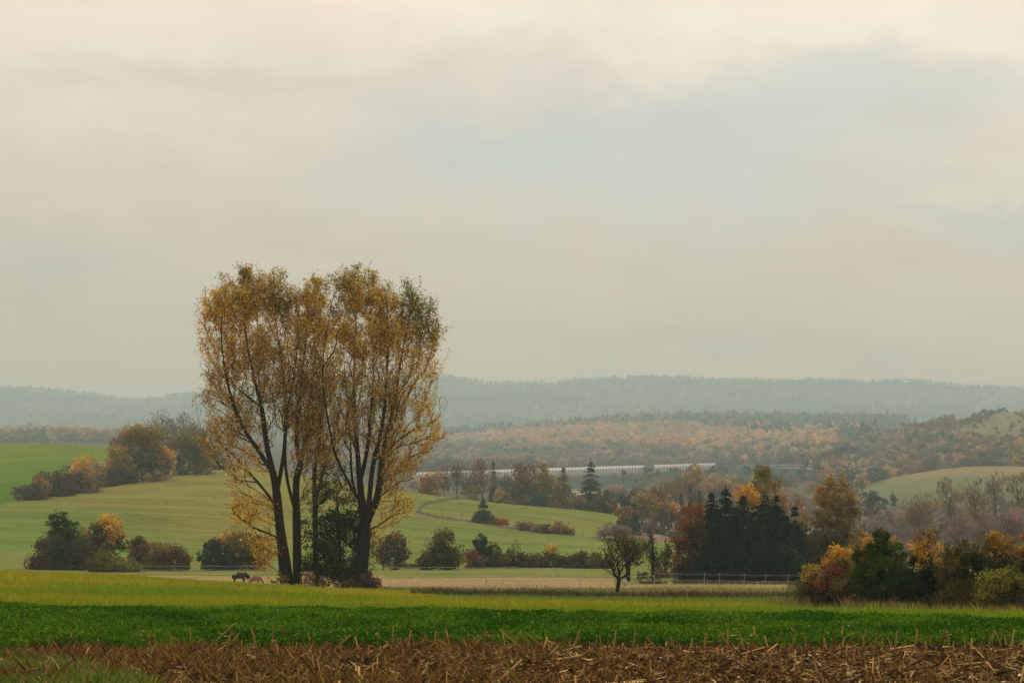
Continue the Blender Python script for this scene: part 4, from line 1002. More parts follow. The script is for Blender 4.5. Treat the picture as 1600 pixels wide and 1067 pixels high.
plant('domed_tree', 'big domed olive-gold tree, the tallest leafy one in the hillside hedgerow', 'tree', (222, 752), [(202, 690, 24, 26, 'GB'), (222, 678, 24, 18, 'GB'), (240, 690, 20, 22, 'O'), (254, 710, 15, 26, 'YO'), (215, 720, 28, 26, 'DO'), (240, 730, 24, 20, 'DO'), (188, 696, 16, 20, 'B', .5), (262, 722, 10, 18, 'T')], group=G1, ntips=110)
plant('willow_tree', 'olive green willow next to the domed hedgerow tree', 'tree', (292, 742), [(285, 700, 20, 22, 'O'), (300, 690, 18, 14, 'LG'), (308, 712, 22, 20, 'DO'), (280, 722, 16, 14, 'DO'), (318, 722, 16, 14, 'O')], group=G1, ntips=80)
bare('bare_ash', 'leafless brown ash standing behind the domed hedgerow tree', 'tree', (254, 738), [(254, 674, 24, 26)], Y=720, group=G1, leafc='MV', leafcov=.8)
bare('bare_ash', 'leafless brown ash with wide crown behind the olive willow', 'tree', (292, 732), [(290, 672, 30, 26), (310, 682, 18, 20)], Y=712, group=G1, leafc='MV', leafcov=.8)
plant('thorn_bush', 'dark bush at the top end of the hillside hedgerow', 'bush', (338, 734), [(335, 714, 18, 18, 'DO'), (348, 722, 14, 12, 'B')], group=G1, stems=2, ntips=50)

# ------------------------------------------------------------------ thicket on the near left
G2 = 'bushes behind the meadow crest'
YB = 262
plant('hawthorn', 'dark green hawthorn rising at the end of the near thicket', 'tree', (98, 893), [(88, 812, 13, 15, 'DG', 1.1), (104, 826, 18, 20, 'DG'), (84, 838, 13, 16, 'DG', .8), (118, 842, 14, 16, 'DO', .8), (100, 852, 24, 22, 'DG')], Y=YB + 2, group=G2, ntips=90)
plant('thorn_bush', 'maroon-brown bush at the outer end of the near thicket', 'bush', (68, 893), [(68, 868, 22, 25, 'MR'), (80, 850, 16, 14, 'DB'), (58, 880, 14, 16, 'DB'), (80, 885, 18, 10, 'RU', .5)], Y=YB - 3, group=G2, stems=3, ntips=60)
plant('blackthorn', 'blackish green round bush in front of the hawthorn', 'bush', (112, 894), [(106, 868, 26, 27, 'DG', 1.2), (125, 880, 18, 18, 'DB')], Y=YB - 5, group=G2, stems=3, ntips=60)
plant('field_maple', 'gold-topped maple in the middle of the near thicket', 'tree', (165, 895), [(170, 818, 17, 15, 'Y', .9), (180, 836, 12, 16, 'YO'), (158, 832, 16, 18, 'O'), (145, 845, 16, 22, 'O'), (168, 858, 26, 24, 'DO'), (140, 870, 22, 20, 'DO'), (188, 850, 12, 12, 'DG', .6)], Y=YB + 1, group=G2, ntips=100)
plant('willow_bush', 'low rounded olive green willow bush in front of the near thicket', 'bush', (178, 898), [(175, 878, 30, 18, 'OG', 1.2), (200, 886, 26, 12, 'OG'), (150, 884, 20, 14, 'DO')], Y=YB - 12, group=G2, stems=4, ntips=80)
plant('dogwood', 'olive and brown shrub between the gold-topped maple and the red spindle', 'bush', (225, 896), [(215, 852, 13, 15, 'DO'), (232, 858, 18, 15, 'B'), (225, 874, 24, 20, 'DO'), (208, 856, 10, 18, 'GB', .6)], Y=YB - 1, group=G2, stems=3, ntips=70)
plant('spindle_bush', 'maroon spindle bush at the paddock end of the near thicket', 'bush', (268, 897), [(270, 866, 22, 20, 'MR'), (252, 870, 18, 18, 'B'), (285, 878, 14, 13, 'RD', .7), (262, 884, 26, 12, 'DO')], Y=YB - 4, group=G2, stems=3, ntips=70)
plant('blackthorn', 'blue-green dark bush near the white paddock tape', 'bush', (335, 899), [(334, 868, 20, 22, 'BG', 1.2), (326, 880, 14, 16, 'DG'), (345, 880, 22, 17, 'BG')], Y=YB - 2, group=G2, stems=3, ntips=60)
plant('field_maple', 'orange and olive maple behind the twin-stemmed poplar', 'tree', (378, 899), [(354, 842, 15, 15, 'YO'), (375, 850, 22, 26, 'O'), (395, 860, 20, 26, 'DO'), (372, 876, 30, 20, 'DO'), (412, 862, 16, 22, 'YO', .7)], Y=YB, group=G2, ntips=90)

# ------------------------------------------------------------------ hedge in the middle ground
G3 = 'trees and hedge along the foot of the hillside'
YH = 292
plant('apple_tree', 'maroon-brown fruit tree with visible trunk right behind the broad poplar', 'tree', (598, 895), [(610, 852, 24, 22, 'MR', .8), (622, 865, 18, 20, 'DB', .8), (598, 868, 18, 18, 'MR', .6), (612, 875, 24, 14, 'DB', .6)], Y=YH - 22, group=G3, ntips=110, trunk_h=.3, skirt=False)
plant('rose_thicket', 'low grey-brown brier between the fruit tree and the domed olive tree', 'bush', (652, 891), [(650, 884, 22, 7, 'DB'), (635, 886, 14, 5, 'DO')], Y=YH - 4, group=G3, stems=3, ntips=30)
plant('domed_tree', 'dense domed olive tree standing alone before the hedge', 'tree', (694, 897), [(692, 848, 22, 20, 'DO', 1.2), (702, 862, 20, 22, 'DO', 1.2), (682, 866, 24, 18, 'DO'), (668, 877, 18, 12, 'DO'), (712, 872, 12, 16, 'O'), (690, 878, 26, 10, 'DG')], Y=YH - 24, group=G3, ntips=110, rbase=.28)
plant('spindle_bush', 'dark red bush beside the domed olive tree', 'bush', (733, 890), [(734, 873, 14, 16, 'RD', .9), (748, 878, 14, 12, 'MR')], Y=YH - 2, group=G3, stems=3, ntips=50)
plant('hawthorn', 'tall dark green pointed hawthorn in the middle hedge', 'tree', (752, 890), [(752, 846, 9, 14, 'BG', 1.1), (746, 856, 13, 15, 'BG'), (764, 862, 14, 14, 'DG'), (756, 874, 18, 16, 'DG', 1.1)], Y=YH + 2, group=G3, ntips=80)
bare('bare_ash', 'grey leafless shrub poking above the middle hedge', 'shrub', (802, 888), [(804, 858, 12, 18)], Y=YH + 3, group=G3, stems=3, ntips=90, topskel=.5)
for px, rx, ry, ck, c2, lab in [(782, 18, 19, 'DO', 'O', 'olive bush in the hedge next to the tall dark hawthorn'), (806, 14, 15, 'DG', 'DO', 'dark hedge bush under the grey leafless shrub'),
        (832, 18, 14, 'DB', 'DO', 'brown hedge bush between the leafless shrub and the yellow-topped bush'), (888, 18, 14, 'DO', 'DB', 'low olive brown bush just past the yellow-topped bush in the hedge'),
        (914, 18, 14, 'DB', 'B', 'brown bush in the thickest run of the middle hedge'), (938, 18, 14, 'DO', 'DB', 'dark hedge bush half behind the forked bare tree')]:
    plant('hedge_bush', lab, 'bush', (px, 889), [(px - 6, 889 - ry, rx * .8, ry, ck, 1.1), (px + 9, 889 - ry * .85, rx * .75, ry * .9, c2), (px, 884, rx * 1.1, 7, 'DB')], Y=YH + 1, group=G3, stems=3, ntips=40)
plant('hedge_bush', 'yellow-topped bush in the middle hedge', 'bush', (862, 889), [(862, 858, 14, 7, 'Y', .9), (858, 872, 18, 13, 'DO'), (872, 876, 16, 12, 'DB')], Y=YH + 1, group=G3, stems=3, ntips=40)

# ------------------------------------------------------------------ field-edge ditch with its bushes
G4 = 'bushes on the ditch across the hillside field'
conifer('spruce_tree', 'small dark spruce standing alone on the field ditch', 'tree', (755, 777), 818, 15, 'BG', group=G4, cardpx=3.6, skirt=.15, dens=1.3)
plant('thorn_bush', 'brown bush under the lone ditch spruce', 'bush', (768, 819), [(748, 808, 11, 9, 'DB'), (768, 812, 16, 9, 'B'), (784, 815, 12, 7, 'RU')], group=G4, stems=3, ntips=30)
plant('thorn_bush', 'low tan bush starting the long hedge strip on the field ditch', 'bush', (815, 829), [(815, 821, 14, 7, 'B'), (826, 821, 12, 8, 'B')], group=G4, stems=3, ntips=30)
plant('thorn_bush', 'low brown bush midway along the hedge strip on the field ditch', 'bush', (846, 833), [(840, 824, 12, 8, 'B'), (855, 826, 13, 8, 'DB')], group=G4, stems=3, ntips=30)
plant('thorn_bush', 'orange-tan rounded bush finishing the hedge strip on the field ditch', 'bush', (880, 835), [(878, 823, 15, 11, 'GB'), (890, 828, 10, 7, 'B'), (868, 828, 9, 7, 'RU')], group=G4, stems=3, ntips=30)

# ------------------------------------------------------------------ copse behind the field crest
G5 = 'copse behind the field crest'
def bb(px, by, lobes, label, Y, leafc='B', cov=.9, nt=200, group=G5, name='bare_tree', **k): return bare(name, label, 'tree', (px, by), lobes, Y=Y, leafc=leafc, leafcov=cov, ntips=nt, group=group, **k)
plant('birch_tree', 'orange-brown birch at the poplar end of the copse', 'tree', (672, 775), [(668, 757, 14, 16, 'RU', .9), (680, 748, 13, 16, 'T', .8), (660, 764, 12, 11, 'OR', .7)], Y=645, group=G5, ntips=80)
bb(694, 778, [(694, 748, 14, 18)], 'slim brown bare tree next to the orange-brown birch', 648, 'RU')
bb(714, 778, [(713, 745, 12, 22)], 'narrow upright bare tree in the copse, second from the orange-brown birch', 652, 'B')
bb(733, 779, [(733, 750, 14, 20), (730, 768, 16, 10)], 'brown bare tree with dark green undergrowth in the copse', 648, 'MV')
bb(753, 780, [(752, 742, 16, 22), (752, 762, 15, 14)], 'taller round-headed bare tree beside the thin dark spruce', 645, 'B', 1.1)
conifer('spruce_tree', 'thin dark spruce poking above the bare trees of the copse', 'tree', (771, 721), 782, 8, 'BG', Y=655, group=G5, cardpx=3.2, dens=1.4)
plant('hazel_bush', 'yellow-olive hazel in front of the round-headed bare tree', 'bush', (742, 781), [(741, 767, 10, 13, 'GB')], Y=640, group=G5, stems=3, ntips=30)
bb(792, 783, [(792, 755, 14, 17)], 'low purple-brown bare tree between the thin spruce and the tall copse trees', 655, 'MV', 1.1)
plant('domed_tree', 'tall olive-brown tree with a jagged top in the copse', 'tree', (818, 795), [(812, 735, 11, 15, 'B', .8), (822, 750, 18, 22, 'B'), (812, 770, 18, 20, 'DO'), (830, 772, 14, 18, 'DO')], Y=640, group=G5, ntips=100)
bb(834, 796, [(833, 740, 13, 22), (836, 760, 14, 18)], 'tall brown bare tree behind the golden birch', 650, 'B', 1.0)
plant('birch_tree', 'golden olive birch, the palest tall tree of the copse', 'tree', (852, 797), [(850, 735, 9, 15, 'GB', 1.0), (850, 755, 15, 20, 'GB'), (860, 768, 14, 16, 'O'), (846, 776, 14, 16, 'GB')], Y=640, group=G5, ntips=90)
conifer('spruce_tree', 'brownish green spruce closing the tall part of the copse', 'tree', (880, 730), 802, 21, 'O', Y=640, group=G5, cardpx=4, dens=1.5, skirt=.1)
plant('yew_bush', 'dark blue-green yew low in front of the golden olive birch', 'bush', (843, 798), [(842, 780, 14, 13, 'BG', 1.1), (836, 786, 10, 9, 'BG')], Y=612, group=G5, stems=3, ntips=30)
plant('hazel_bush', 'round olive bush at the front of the copse, nearest the lone ditch spruce', 'bush', (785, 793), [(784, 778, 13, 13, 'GB'), (790, 782, 10, 10, 'DO')], Y=618, group=G5, stems=3, ntips=40)
plant('hazel_bush', 'brown bush at the front of the copse between round olive bush and dark yew', 'bush', (814, 796), [(813, 785, 13, 10, 'DO'), (805, 788, 10, 7, 'B'), (822, 790, 8, 6, 'BG')], Y=614, group=G5, stems=3, ntips=40)
plant('hazel_bush', 'low olive bush spreading at the front of the copse before the brownish spruce', 'bush', (880, 802), [(878, 792, 17, 9, 'DO'), (866, 795, 10, 6, 'DO'), (890, 788, 9, 10, 'O')], Y=610, group=G5, stems=3, ntips=40)
conifer('fir_tree', 'large layered dark fir standing clear of the copse before the motorway screen', 'tree', (923, 717), 800, 27, 'BG', Y=620, group=G5, gap=1.3, cardpx=4.2, droop=.42, dens=.9, curve=.8)
plant('hazel_bush', 'brown bush under the large layered fir', 'bush', (908, 800), [(906, 782, 13, 13, 'B'), (918, 790, 12, 9, 'DO')], Y=612, group=G5, stems=3, ntips=40)
plant('domed_tree', 'dark brown rounded tree in front of the red-roofed house', 'tree', (945, 803), [(944, 778, 16, 13, 'DO'), (938, 790, 14, 11, 'DB'), (953, 790, 14, 12, 'DO')], Y=608, group=G5, ntips=60)

# ------------------------------------------------------------------ trees past the end of the fields
G6 = 'trees past the end of the hillside fields'
plant('field_maple', 'small bush with orange leaf edges at the corner of the green field', 'bush', (976, 825), [(972, 806, 11, 15, 'B', .9), (964, 802, 5, 9, 'RU', .6), (981, 800, 6, 12, 'RU', .6), (974, 816, 11, 9, 'DO')], Y=500, group=G6, stems=3, ntips=50)
conifer('cypress_tree', 'dark green column tree between the orange-edged bush and the olive limes', 'tree', (990, 784), 826, 10, 'BG', Y=505, group=G6, cardpx=3.4, dens=1.5, curve=.5, skirt=.05)
plant('lime_tree', 'olive-tan lime tree beside the dark column tree', 'tree', (1005, 823), [(1000, 783, 17, 17, 'GB'), (1014, 790, 15, 20, 'GB'), (1004, 806, 16, 16, 'B')], Y=540, group=G6, ntips=80)
plant('lime_tree', 'brown-tan lime tree with a broad dome, second of the two limes', 'tree', (1036, 820), [(1028, 780, 16, 15, 'B'), (1038, 793, 18, 17, 'T', .9), (1028, 806, 18, 14, 'B'), (1042, 810, 12, 10, 'DO')], Y=545, group=G6, ntips=80)
plant('hazel_bush', 'orange-topped small tree near the rust-red beech', 'bush', (1054, 815), [(1053, 795, 9, 9, 'YO'), (1056, 806, 12, 10, 'DO')], Y=530, group=G6, stems=3, ntips=40)
plant('rose_thicket', 'grey-brown brier heap on the ditch end below the orange-edged bush', 'bush', (960, 838), [(958, 828, 22, 10, 'MV'), (978, 832, 20, 8, 'B'), (942, 834, 14, 5, 'MV')], Y=450, group=G6, stems=4, ntips=60)
bb(992, 806, [(991, 775, 8, 14)], 'spiky dark bare tree behind the olive-tan lime', 600, 'DB', .5, 120, G6)
plant('elder_bush', 'dark green bush beside the red-roofed house', 'bush', (973, 806), [(974, 780, 10, 15, 'BG', .9), (984, 786, 8, 10, 'BG', .7)], Y=620, group=G6, stems=3, ntips=40)
bb(1040, 800, [(1036, 768, 20, 18), (1050, 780, 18, 14)], 'wide reddish brown bare tree behind the two limes', 680, 'B', 1.3, 220, G6)
bb(966, 795, [(962, 772, 18, 10)], 'low pinkish brown bare tree behind the dark green bush', 800, 'MV', 1.2, 160, G6)
conifer('spruce_tree', 'slim blue-green spruce with a pale patch at its side', 'tree', (1064, 768), 805, 8, 'BG', Y=560, group=G6, cardpx=3.4, dens=1.4)
conifer('spruce_tree', 'slim blue-green spruce, middle one of three behind the rust-red beech', 'tree', (1078, 762), 800, 7, 'BG', Y=570, group=G6, cardpx=3.4, dens=1.4)
conifer('spruce_tree', 'broader blue-green spruce with a dome of tan poplars behind it', 'tree', (1093, 766), 802, 11, 'BG', Y=560, group=G6, cardpx=3.4, dens=1.4)
plant('aspen_tree', 'tall tan aspen below the end of the motorway screen', 'tree', (1088, 790), [(1084, 742, 18, 15, 'T', .9), (1072, 756, 18, 16, 'B'), (1096, 758, 18, 18, 'T'), (1085, 774, 22, 14, 'B')], Y=790, group=G6, ntips=80)
plant('aspen_tree', 'wide tan aspen beside the gold birch top', 'tree', (1122, 792), [(1118, 754, 22, 16, 'T', .9), (1136, 762, 18, 18, 'T'), (1120, 774, 26, 15, 'MV')], Y=800, group=G6, ntips=80)
bb(1056, 790, [(1056, 762, 14, 16)], 'brown bare tree leaning against the tall tan aspen', 740, 'B', 1.2, 160, G6)

# ------------------------------------------------------------------ bare trees in the paddock strip
bare('forked_tree', 'leafless dark forked tree by the ditch', 'tree', (964, 923), [(950, 858, 14, 22), (968, 862, 20, 28), (988, 860, 16, 22), (964, 884, 24, 16), (970, 846, 22, 12)], Y=137, bark=M_BARK, ntips=640, rbase=.13, stems=1, topskel=.22, trunk_h=.12, up=.55, leafc='DO', leafcov=.10, ang=.35)
plant('plum_tree', 'dark olive plum tree behind the leafless forked tree', 'tree', (981, 903), [(976, 855, 20, 16, 'DO', .6), (994, 862, 20, 18, 'DO', .6), (985, 874, 24, 14, 'DB', .45), (1002, 850, 12, 10, 'O', .4)], Y=195, ntips=150, rbase=.2, clump=.22, trunk_h=.3, skirt=False)
bare('dead_tree', 'ragged dead tree with ivy on its trunk and a snapped spire', 'tree', (1021, 907), [(1016, 855, 9, 22), (1024, 872, 14, 22), (1016, 835, 4, 10)], Y=188, bark=M_BARK, ntips=110, rbase=.19, topskel=.95, leafc='DG', leafcov=.7, up=.1)
plant('elder_bush', 'grey-olive bush between the dead tree and the rust-red beech', 'bush', (1040, 905), [(1040, 866, 14, 16, 'DO', .7), (1034, 885, 16, 16, 'DO', .55), (1046, 850, 8, 10, 'O', .4)], Y=215, stems=3, ntips=80)
plant('bramble_bush', 'low brown bramble at the foot of the dead tree', 'bush', (1010, 908), [(1006, 899, 14, 7, 'DB', .7), (1030, 901, 14, 6, 'DB', .7)], Y=182, stems=3, ntips=40)

# ------------------------------------------------------------------ dark conifer clump with beech and birches
G7 = 'dark conifer clump by the white fence'
YC = 204
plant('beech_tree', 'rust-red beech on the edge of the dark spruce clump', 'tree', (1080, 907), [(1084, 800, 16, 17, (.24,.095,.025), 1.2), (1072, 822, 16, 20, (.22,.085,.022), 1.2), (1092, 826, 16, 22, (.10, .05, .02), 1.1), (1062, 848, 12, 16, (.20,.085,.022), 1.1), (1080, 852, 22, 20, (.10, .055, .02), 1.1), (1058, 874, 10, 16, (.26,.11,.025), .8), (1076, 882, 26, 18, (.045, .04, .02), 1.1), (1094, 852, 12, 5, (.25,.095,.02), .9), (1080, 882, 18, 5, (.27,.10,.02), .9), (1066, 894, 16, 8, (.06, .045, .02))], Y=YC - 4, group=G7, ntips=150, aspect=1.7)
for tp, hw, dy, lab in [((1111, 770), 33, 0, 'dark spruce nearest the rust-red beech'), ((1134, 762), 44, 3, 'tallest dark spruce with a broad spire in front of the gold birch'), ((1161, 773), 36, -2, 'narrow-topped dark spruce between the broad-spired one and the tan weeping birch'),
                   ((1194, 769), 46, 2, 'broad dark spruce before the tan weeping birch'), ((1212, 772), 42, -1, 'dark spruce sharing a double spire beneath the weeping birch'), ((1242, 787), 24, 6, 'small thin spruce at the far edge of the dark clump'),
                   ((1122, 796), 40, -6, 'low dark spruce filling the notch beside the tallest one'), ((1149, 792), 40, -7, 'low dark spruce filling the notch under the gold birch'), ((1178, 800), 40, -5, 'low dark spruce filling the notch under the tan weeping birch'), ((1229, 806), 32, -4, 'low dark spruce just inside the small thin one')]:
    conifer('spruce_tree', lab, 'tree', tp, 907, hw * (.95 + .15 * random.random()), 'K', Y=YC + dy, group=G7, cardpx=5.0, dens=1.2, droop=.45 + .25 * random.random(), skirt=.02, curve=.56 + .12 * random.random())
plant('yew_bush', 'blackish green undergrowth at the foot of the dark spruces', 'bush', (1160, 908), [(1120, 880, 28, 26, 'K', 1.2), (1160, 876, 34, 30, 'K', 1.2), (1205, 878, 36, 28, 'K', 1.2), (1240, 882, 24, 22, 'DG', 1.1)], Y=YC - 6, group=G7, stems=4, ntips=60)
plant('birch_tree', 'gold birch showing just above the tallest dark spruce', 'tree', (1162, 908), [(1162, 768, 15, 15, 'Y', .9), (1170, 785, 20, 18, 'YO'), (1164, 805, 20, 20, 'O')], Y=YC + 22, group=G7, ntips=90, bark=M_BIRCH, axis=(0, 0, -1.0), spread=.7)
plant('birch_tree', 'tall tan weeping birch rising behind the dark spruces', 'tree', (1196, 908), [(1192, 742, 18, 18, 'O', .8), (1206, 756, 14, 16, 'GB', .7), (1182, 762, 18, 20, 'GB', .8), (1200, 785, 26, 22, 'GB', .8), (1222, 790, 15, 30, 'T', .8), (1180, 800, 14, 30, 'GB', .8), (1228, 825, 14, 26, 'O', .8)], Y=YC + 30, group=G7, ntips=190, bark=M_BIRCH, leafpx=2.0, aspect=2.0, axis=(0, 0, -1.0), spread=.6, clump=.22)
plant('birch_tree', 'full gold-brown birch with forked pale stems standing clear of the spruces', 'tree', (1304, 906), [(1296, 754, 9, 16, (.36, .225, .045), .8), (1316, 756, 9, 16, (.36, .225, .045), .8), (1284, 775, 13, 22, (.36, .225, .045), .8), (1306, 780, 22, 26, (.26, .185, .045), .9), (1330, 782, 11, 28, 'GB', .8), (1290, 815, 20, 32, 'O', .9), (1322, 815, 22, 30, 'O', .9), (1300, 850, 30, 28, 'DO', .8), (1330, 848, 20, 24, 'GB', .8), (1280, 860, 20, 30, 'DO', .8), (1310, 885, 40, 20, 'DO', .8), (1346, 835, 8, 14, (.36, .225, .045), .4)], Y=YC + 6, group=G7, ntips=260, bark=M_BIRCH, leafpx=2.0, aspect=2.0, axis=(0, 0, -1.0), spread=.6, clump=.22, rbase=.22)
plant('hazel_bush', 'olive-brown hazel filling the gap between spruces and gold-brown birch', 'bush', (1258, 906), [(1256, 815, 14, 20, 'GB', .6), (1262, 840, 20, 26, 'DO', .8), (1258, 870, 26, 28, 'DO'), (1250, 790, 8, 14, 'T', .3)], Y=YC + 10, group=G7, stems=4, ntips=130)

# ------------------------------------------------------------------ bare trees in the valley on the right
G8 = 'bare trees in the valley below the knoll field'
bb(1438, 866, [(1430, 800, 28, 26), (1455, 808, 24, 28), (1425, 830, 30, 22)], 'broad pinkish brown bare tree with the widest crown in the valley', 470, 'B', .9, 420, G8)
bb(1374, 864, [(1374, 825, 22, 20), (1362, 838, 16, 16)], 'low mauve bare tree beside the gold-brown birch', 480, 'MV', 1.3, 200, G8)
bb(1402, 866, [(1400, 832, 22, 22)], 'mauve-brown bare tree between the low mauve one and the broad crown', 455, 'MV', 1.3, 200, G8)
bb(1484, 856, [(1482, 778, 15, 30), (1488, 810, 16, 24)], 'tall slender bare tree just past the broad crowned one', 560, 'B', .8, 240, G8)
bb(1524, 856, [(1522, 778, 20, 26), (1526, 808, 22, 26)], 'pinkish bare tree midway in the tall valley row', 570, 'B', .8, 260, G8)
bb(1556, 856, [(1554, 766, 17, 32), (1556, 806, 22, 30)], 'tallest feathery bare tree of the valley row', 560, 'MV', .8, 280, G8)
bb(1592, 856, [(1594, 768, 18, 34), (1592, 806, 22, 34)], 'feathery bare tree where the valley row leaves the frame', 540, 'B', .8, 300, G8)
bb(1504, 868, [(1500, 822, 22, 18), (1494, 838, 22, 18)], 'rounded grey-brown bare bush tree in front of the tall valley row', 430, 'MV', 1.5, 220, G8)
bb(1538, 868, [(1534, 822, 24, 20), (1540, 838, 24, 18)], 'rounded brown bare bush tree below the pinkish bare tree', 435, 'B', 1.4, 220, G8)
bb(1580, 868, [(1580, 824, 28, 24), (1584, 842, 26, 18)], 'big rounded grey bare bush tree below the feathery trees', 428, 'MV', 1.4, 260, G8)
bb(1622, 866, [(1625, 800, 24, 36), (1622, 836, 26, 24)], 'bare tree cut by the edge of the picture', 470, 'MV', 1.0, 260, G8)
plant('thuja_tree', 'small dark egg-shaped evergreen, the one closer to the broad bare crown', 'tree', (1396, 791), [(1396, 778, 5, 10, 'BG', 1.3)], Y=None, trunk_h=.05, group=G8, ntips=20)
plant('thuja_tree', 'small paler egg-shaped evergreen by the garden trees', 'tree', (1381, 796), [(1381, 784, 6, 10, 'BG', 1.3)], Y=None, trunk_h=.05, group=G8, ntips=20)
plant('domed_tree', 'bluish garden tree with dome crown near the egg-shaped evergreens', 'tree', (1362, 800), [(1362, 777, 15, 10, 'BG', 1.1), (1356, 786, 14, 9, 'DO')], Y=770, group=G8, ntips=50)
plant('hazel_bush', 'grey-brown garden bush below the egg-shaped evergreens', 'bush', (1370, 815), [(1366, 800, 16, 11, 'DB'), (1390, 806, 16, 9, 'MV')], Y=700, group=G8, stems=3, ntips=50)
plant('aspen_tree', 'orange-pink aspen at the foot of the wooded slope', 'tree', (1349, 768), [(1348, 748, 11, 10, 'T', 1), (1343, 756, 10, 9, 'B')], Y=1000, group=G8, ntips=50)
o_ = wood('valley_thicket', 'mauve-grey leafless thicket on the valley floor', 260, [(1340, 872), (1340, 842), (1480, 838), (1640, 838), (1640, 884), (1340, 884)], ['MV', 'DB', 'BG', 'DO'], [.45, .25, .15, .15], (2.5, 5.5), ymin=300, ymax=640, nleaf=150, leaf=.07, patch=30, cat='thicket')
o_ = wood('birch_thicket', 'tan leafless wood between the aspens and the motorway bank', 130, [(930, 800), (930, 787), (1010, 782), (1060, 768), (1150, 765), (1270, 770), (1340, 790), (1340, 830), (1150, 810), (1000, 800)], ['MV', 'T', 'B', 'BG'], [.4, .3, .2, .1], (7, 12), ymin=680, ymax=1250, nleaf=150, leaf=.075, patch=60)

# ------------------------------------------------------------------ big shrubs on the right
G9 = 'tall shrubs along the meadow edge'
YS = 84
def shrub(name, label, base, lobes, Y, **k):
    kw = dict(stems=4, ntips=130, leafpx=2.1, cov=2.7, clump=.24, part='foliage', wood='stems', group=G9, fringe=.24); kw.update(k)
    lobes = [(l[0], l[1] - 1, l[2] * 1.24, l[3] * 1.13) + tuple(l[4:]) for l in lobes]
    return plant(name, label, 'shrub', base, lobes, Y=Y, **kw)
shrub('hazel_bush', 'brown-olive shrub starting the row next to the white fence', (1266, 938), [(1266, 902, 17, 18, 'GB', .7), (1262, 918, 16, 18, 'DO'), (1276, 920, 16, 18, 'DB')], YS + 8)
shrub('spindle_bush', 'red-leaved spindle bush in front of the yellow-tipped shrub', (1298, 945), [(1297, 898, 14, 14, (.20,.072,.035), .7), (1286, 914, 13, 13, (.18,.07,.035), .7), (1304, 922, 20, 20, 'DO'), (1290, 934, 18, 12, 'DB')], YS)
shrub('field_maple', 'yellow-tipped maple shrub behind the red spindle bush', (1316, 942), [(1306, 862, 10, 13, 'Y', .6), (1320, 872, 12, 16, 'YO'), (1296, 878, 12, 10, 'YO', .6), (1308, 888, 16, 14, 'DO'), (1330, 892, 14, 26, 'YO', .8), (1318, 915, 22, 24, 'O')], YS + 5)
shrub('hornbeam', 'large pointed green shrub with gold twig tips', (1372, 955), [(1378, 848, 13, 18, 'G', 1.2), (1358, 850, 10, 15, 'YO', .6), (1392, 866, 20, 20, 'G'), (1362, 874, 22, 22, 'G'), (1342, 872, 10, 24, 'O', .7), (1378, 900, 38, 30, 'G', 1.2), (1350, 905, 22, 28, 'G'), (1405, 892, 14, 26, 'O', .6), (1370, 935, 44, 24, 'DG', 1.2), (1335, 925, 16, 24, 'OG'), (1378, 838, 5, 12, 'O', .7), (1395, 850, 8, 10, 'YO', .6)], YS, axis=(.1, 0, 1.0), spread=.65, aspect=1.9, ntips=180, cov=3.0)
shrub('cherry_shrub', 'sparse orange-red leaved shrub above a dark base', (1450, 958), [(1446, 846, 16, 14, (.26,.13,.03), .5), (1456, 836, 8, 10, 'O', .5), (1436, 858, 16, 12, 'YO', .5), (1466, 858, 12, 8, 'YO', .4), (1446, 875, 22, 14, 'YO', .5), (1446, 892, 26, 22, 'DG', 1.1), (1442, 920, 34, 26, 'DG', 1.2), (1470, 920, 22, 30, 'DO'), (1416, 915, 18, 26, 'DG')], YS - 2, ntips=170)
shrub('blackthorn', 'dark olive shrub between the orange-red leaved shrub and the bright orange maple', (1515, 958), [(1506, 864, 28, 20, 'DO', .9), (1482, 878, 18, 22, 'O', .7), (1498, 895, 26, 24, 'DO'), (1525, 898, 26, 28, 'DG'), (1505, 930, 36, 26, 'DO')], YS - 4, ntips=150)
shrub('field_maple', 'bright orange-topped maple shrub at the end of the shrub row', (1562, 958), [(1558, 846, 16, 13, (.36,.20,.03), .75), (1572, 852, 14, 13, (.30,.19,.04), .7), (1548, 858, 12, 14, 'O', .8), (1552, 868, 20, 12, 'GB', .7), (1570, 880, 24, 18, 'DO'), (1555, 895, 24, 20, 'DO'), (1575, 925, 34, 28, 'DG'), (1550, 836, 7, 8, 'YO', .5)], YS - 3, ntips=170)
shrub('field_maple', 'rusty orange shrub cut by the picture edge beside the orange-topped maple', (1606, 958), [(1600, 858, 14, 18, (.38,.19,.03), .7), (1612, 880, 22, 24, 'DO'), (1606, 910, 26, 30, 'DG')], YS - 3, ntips=120)
shrub('willow_bush', 'yellow-green rounded bush in front of the bright orange maple', (1572, 968), [(1565, 908, 34, 18, 'LG', .9), (1585, 918, 30, 24, 'OG'), (1548, 928, 26, 22, 'O', .9), (1590, 945, 40, 24, 'DO'), (1550, 950, 36, 16, 'DO')], 72, ntips=170)

plant('domed_tree', 'hazy blue-green round tree on the horizon beyond the green field crest', 'tree', (68, 694), [(66, 679, 13, 12, 'WG'), (78, 684, 10, 10, 'WT')], Y=2250, ntips=30)

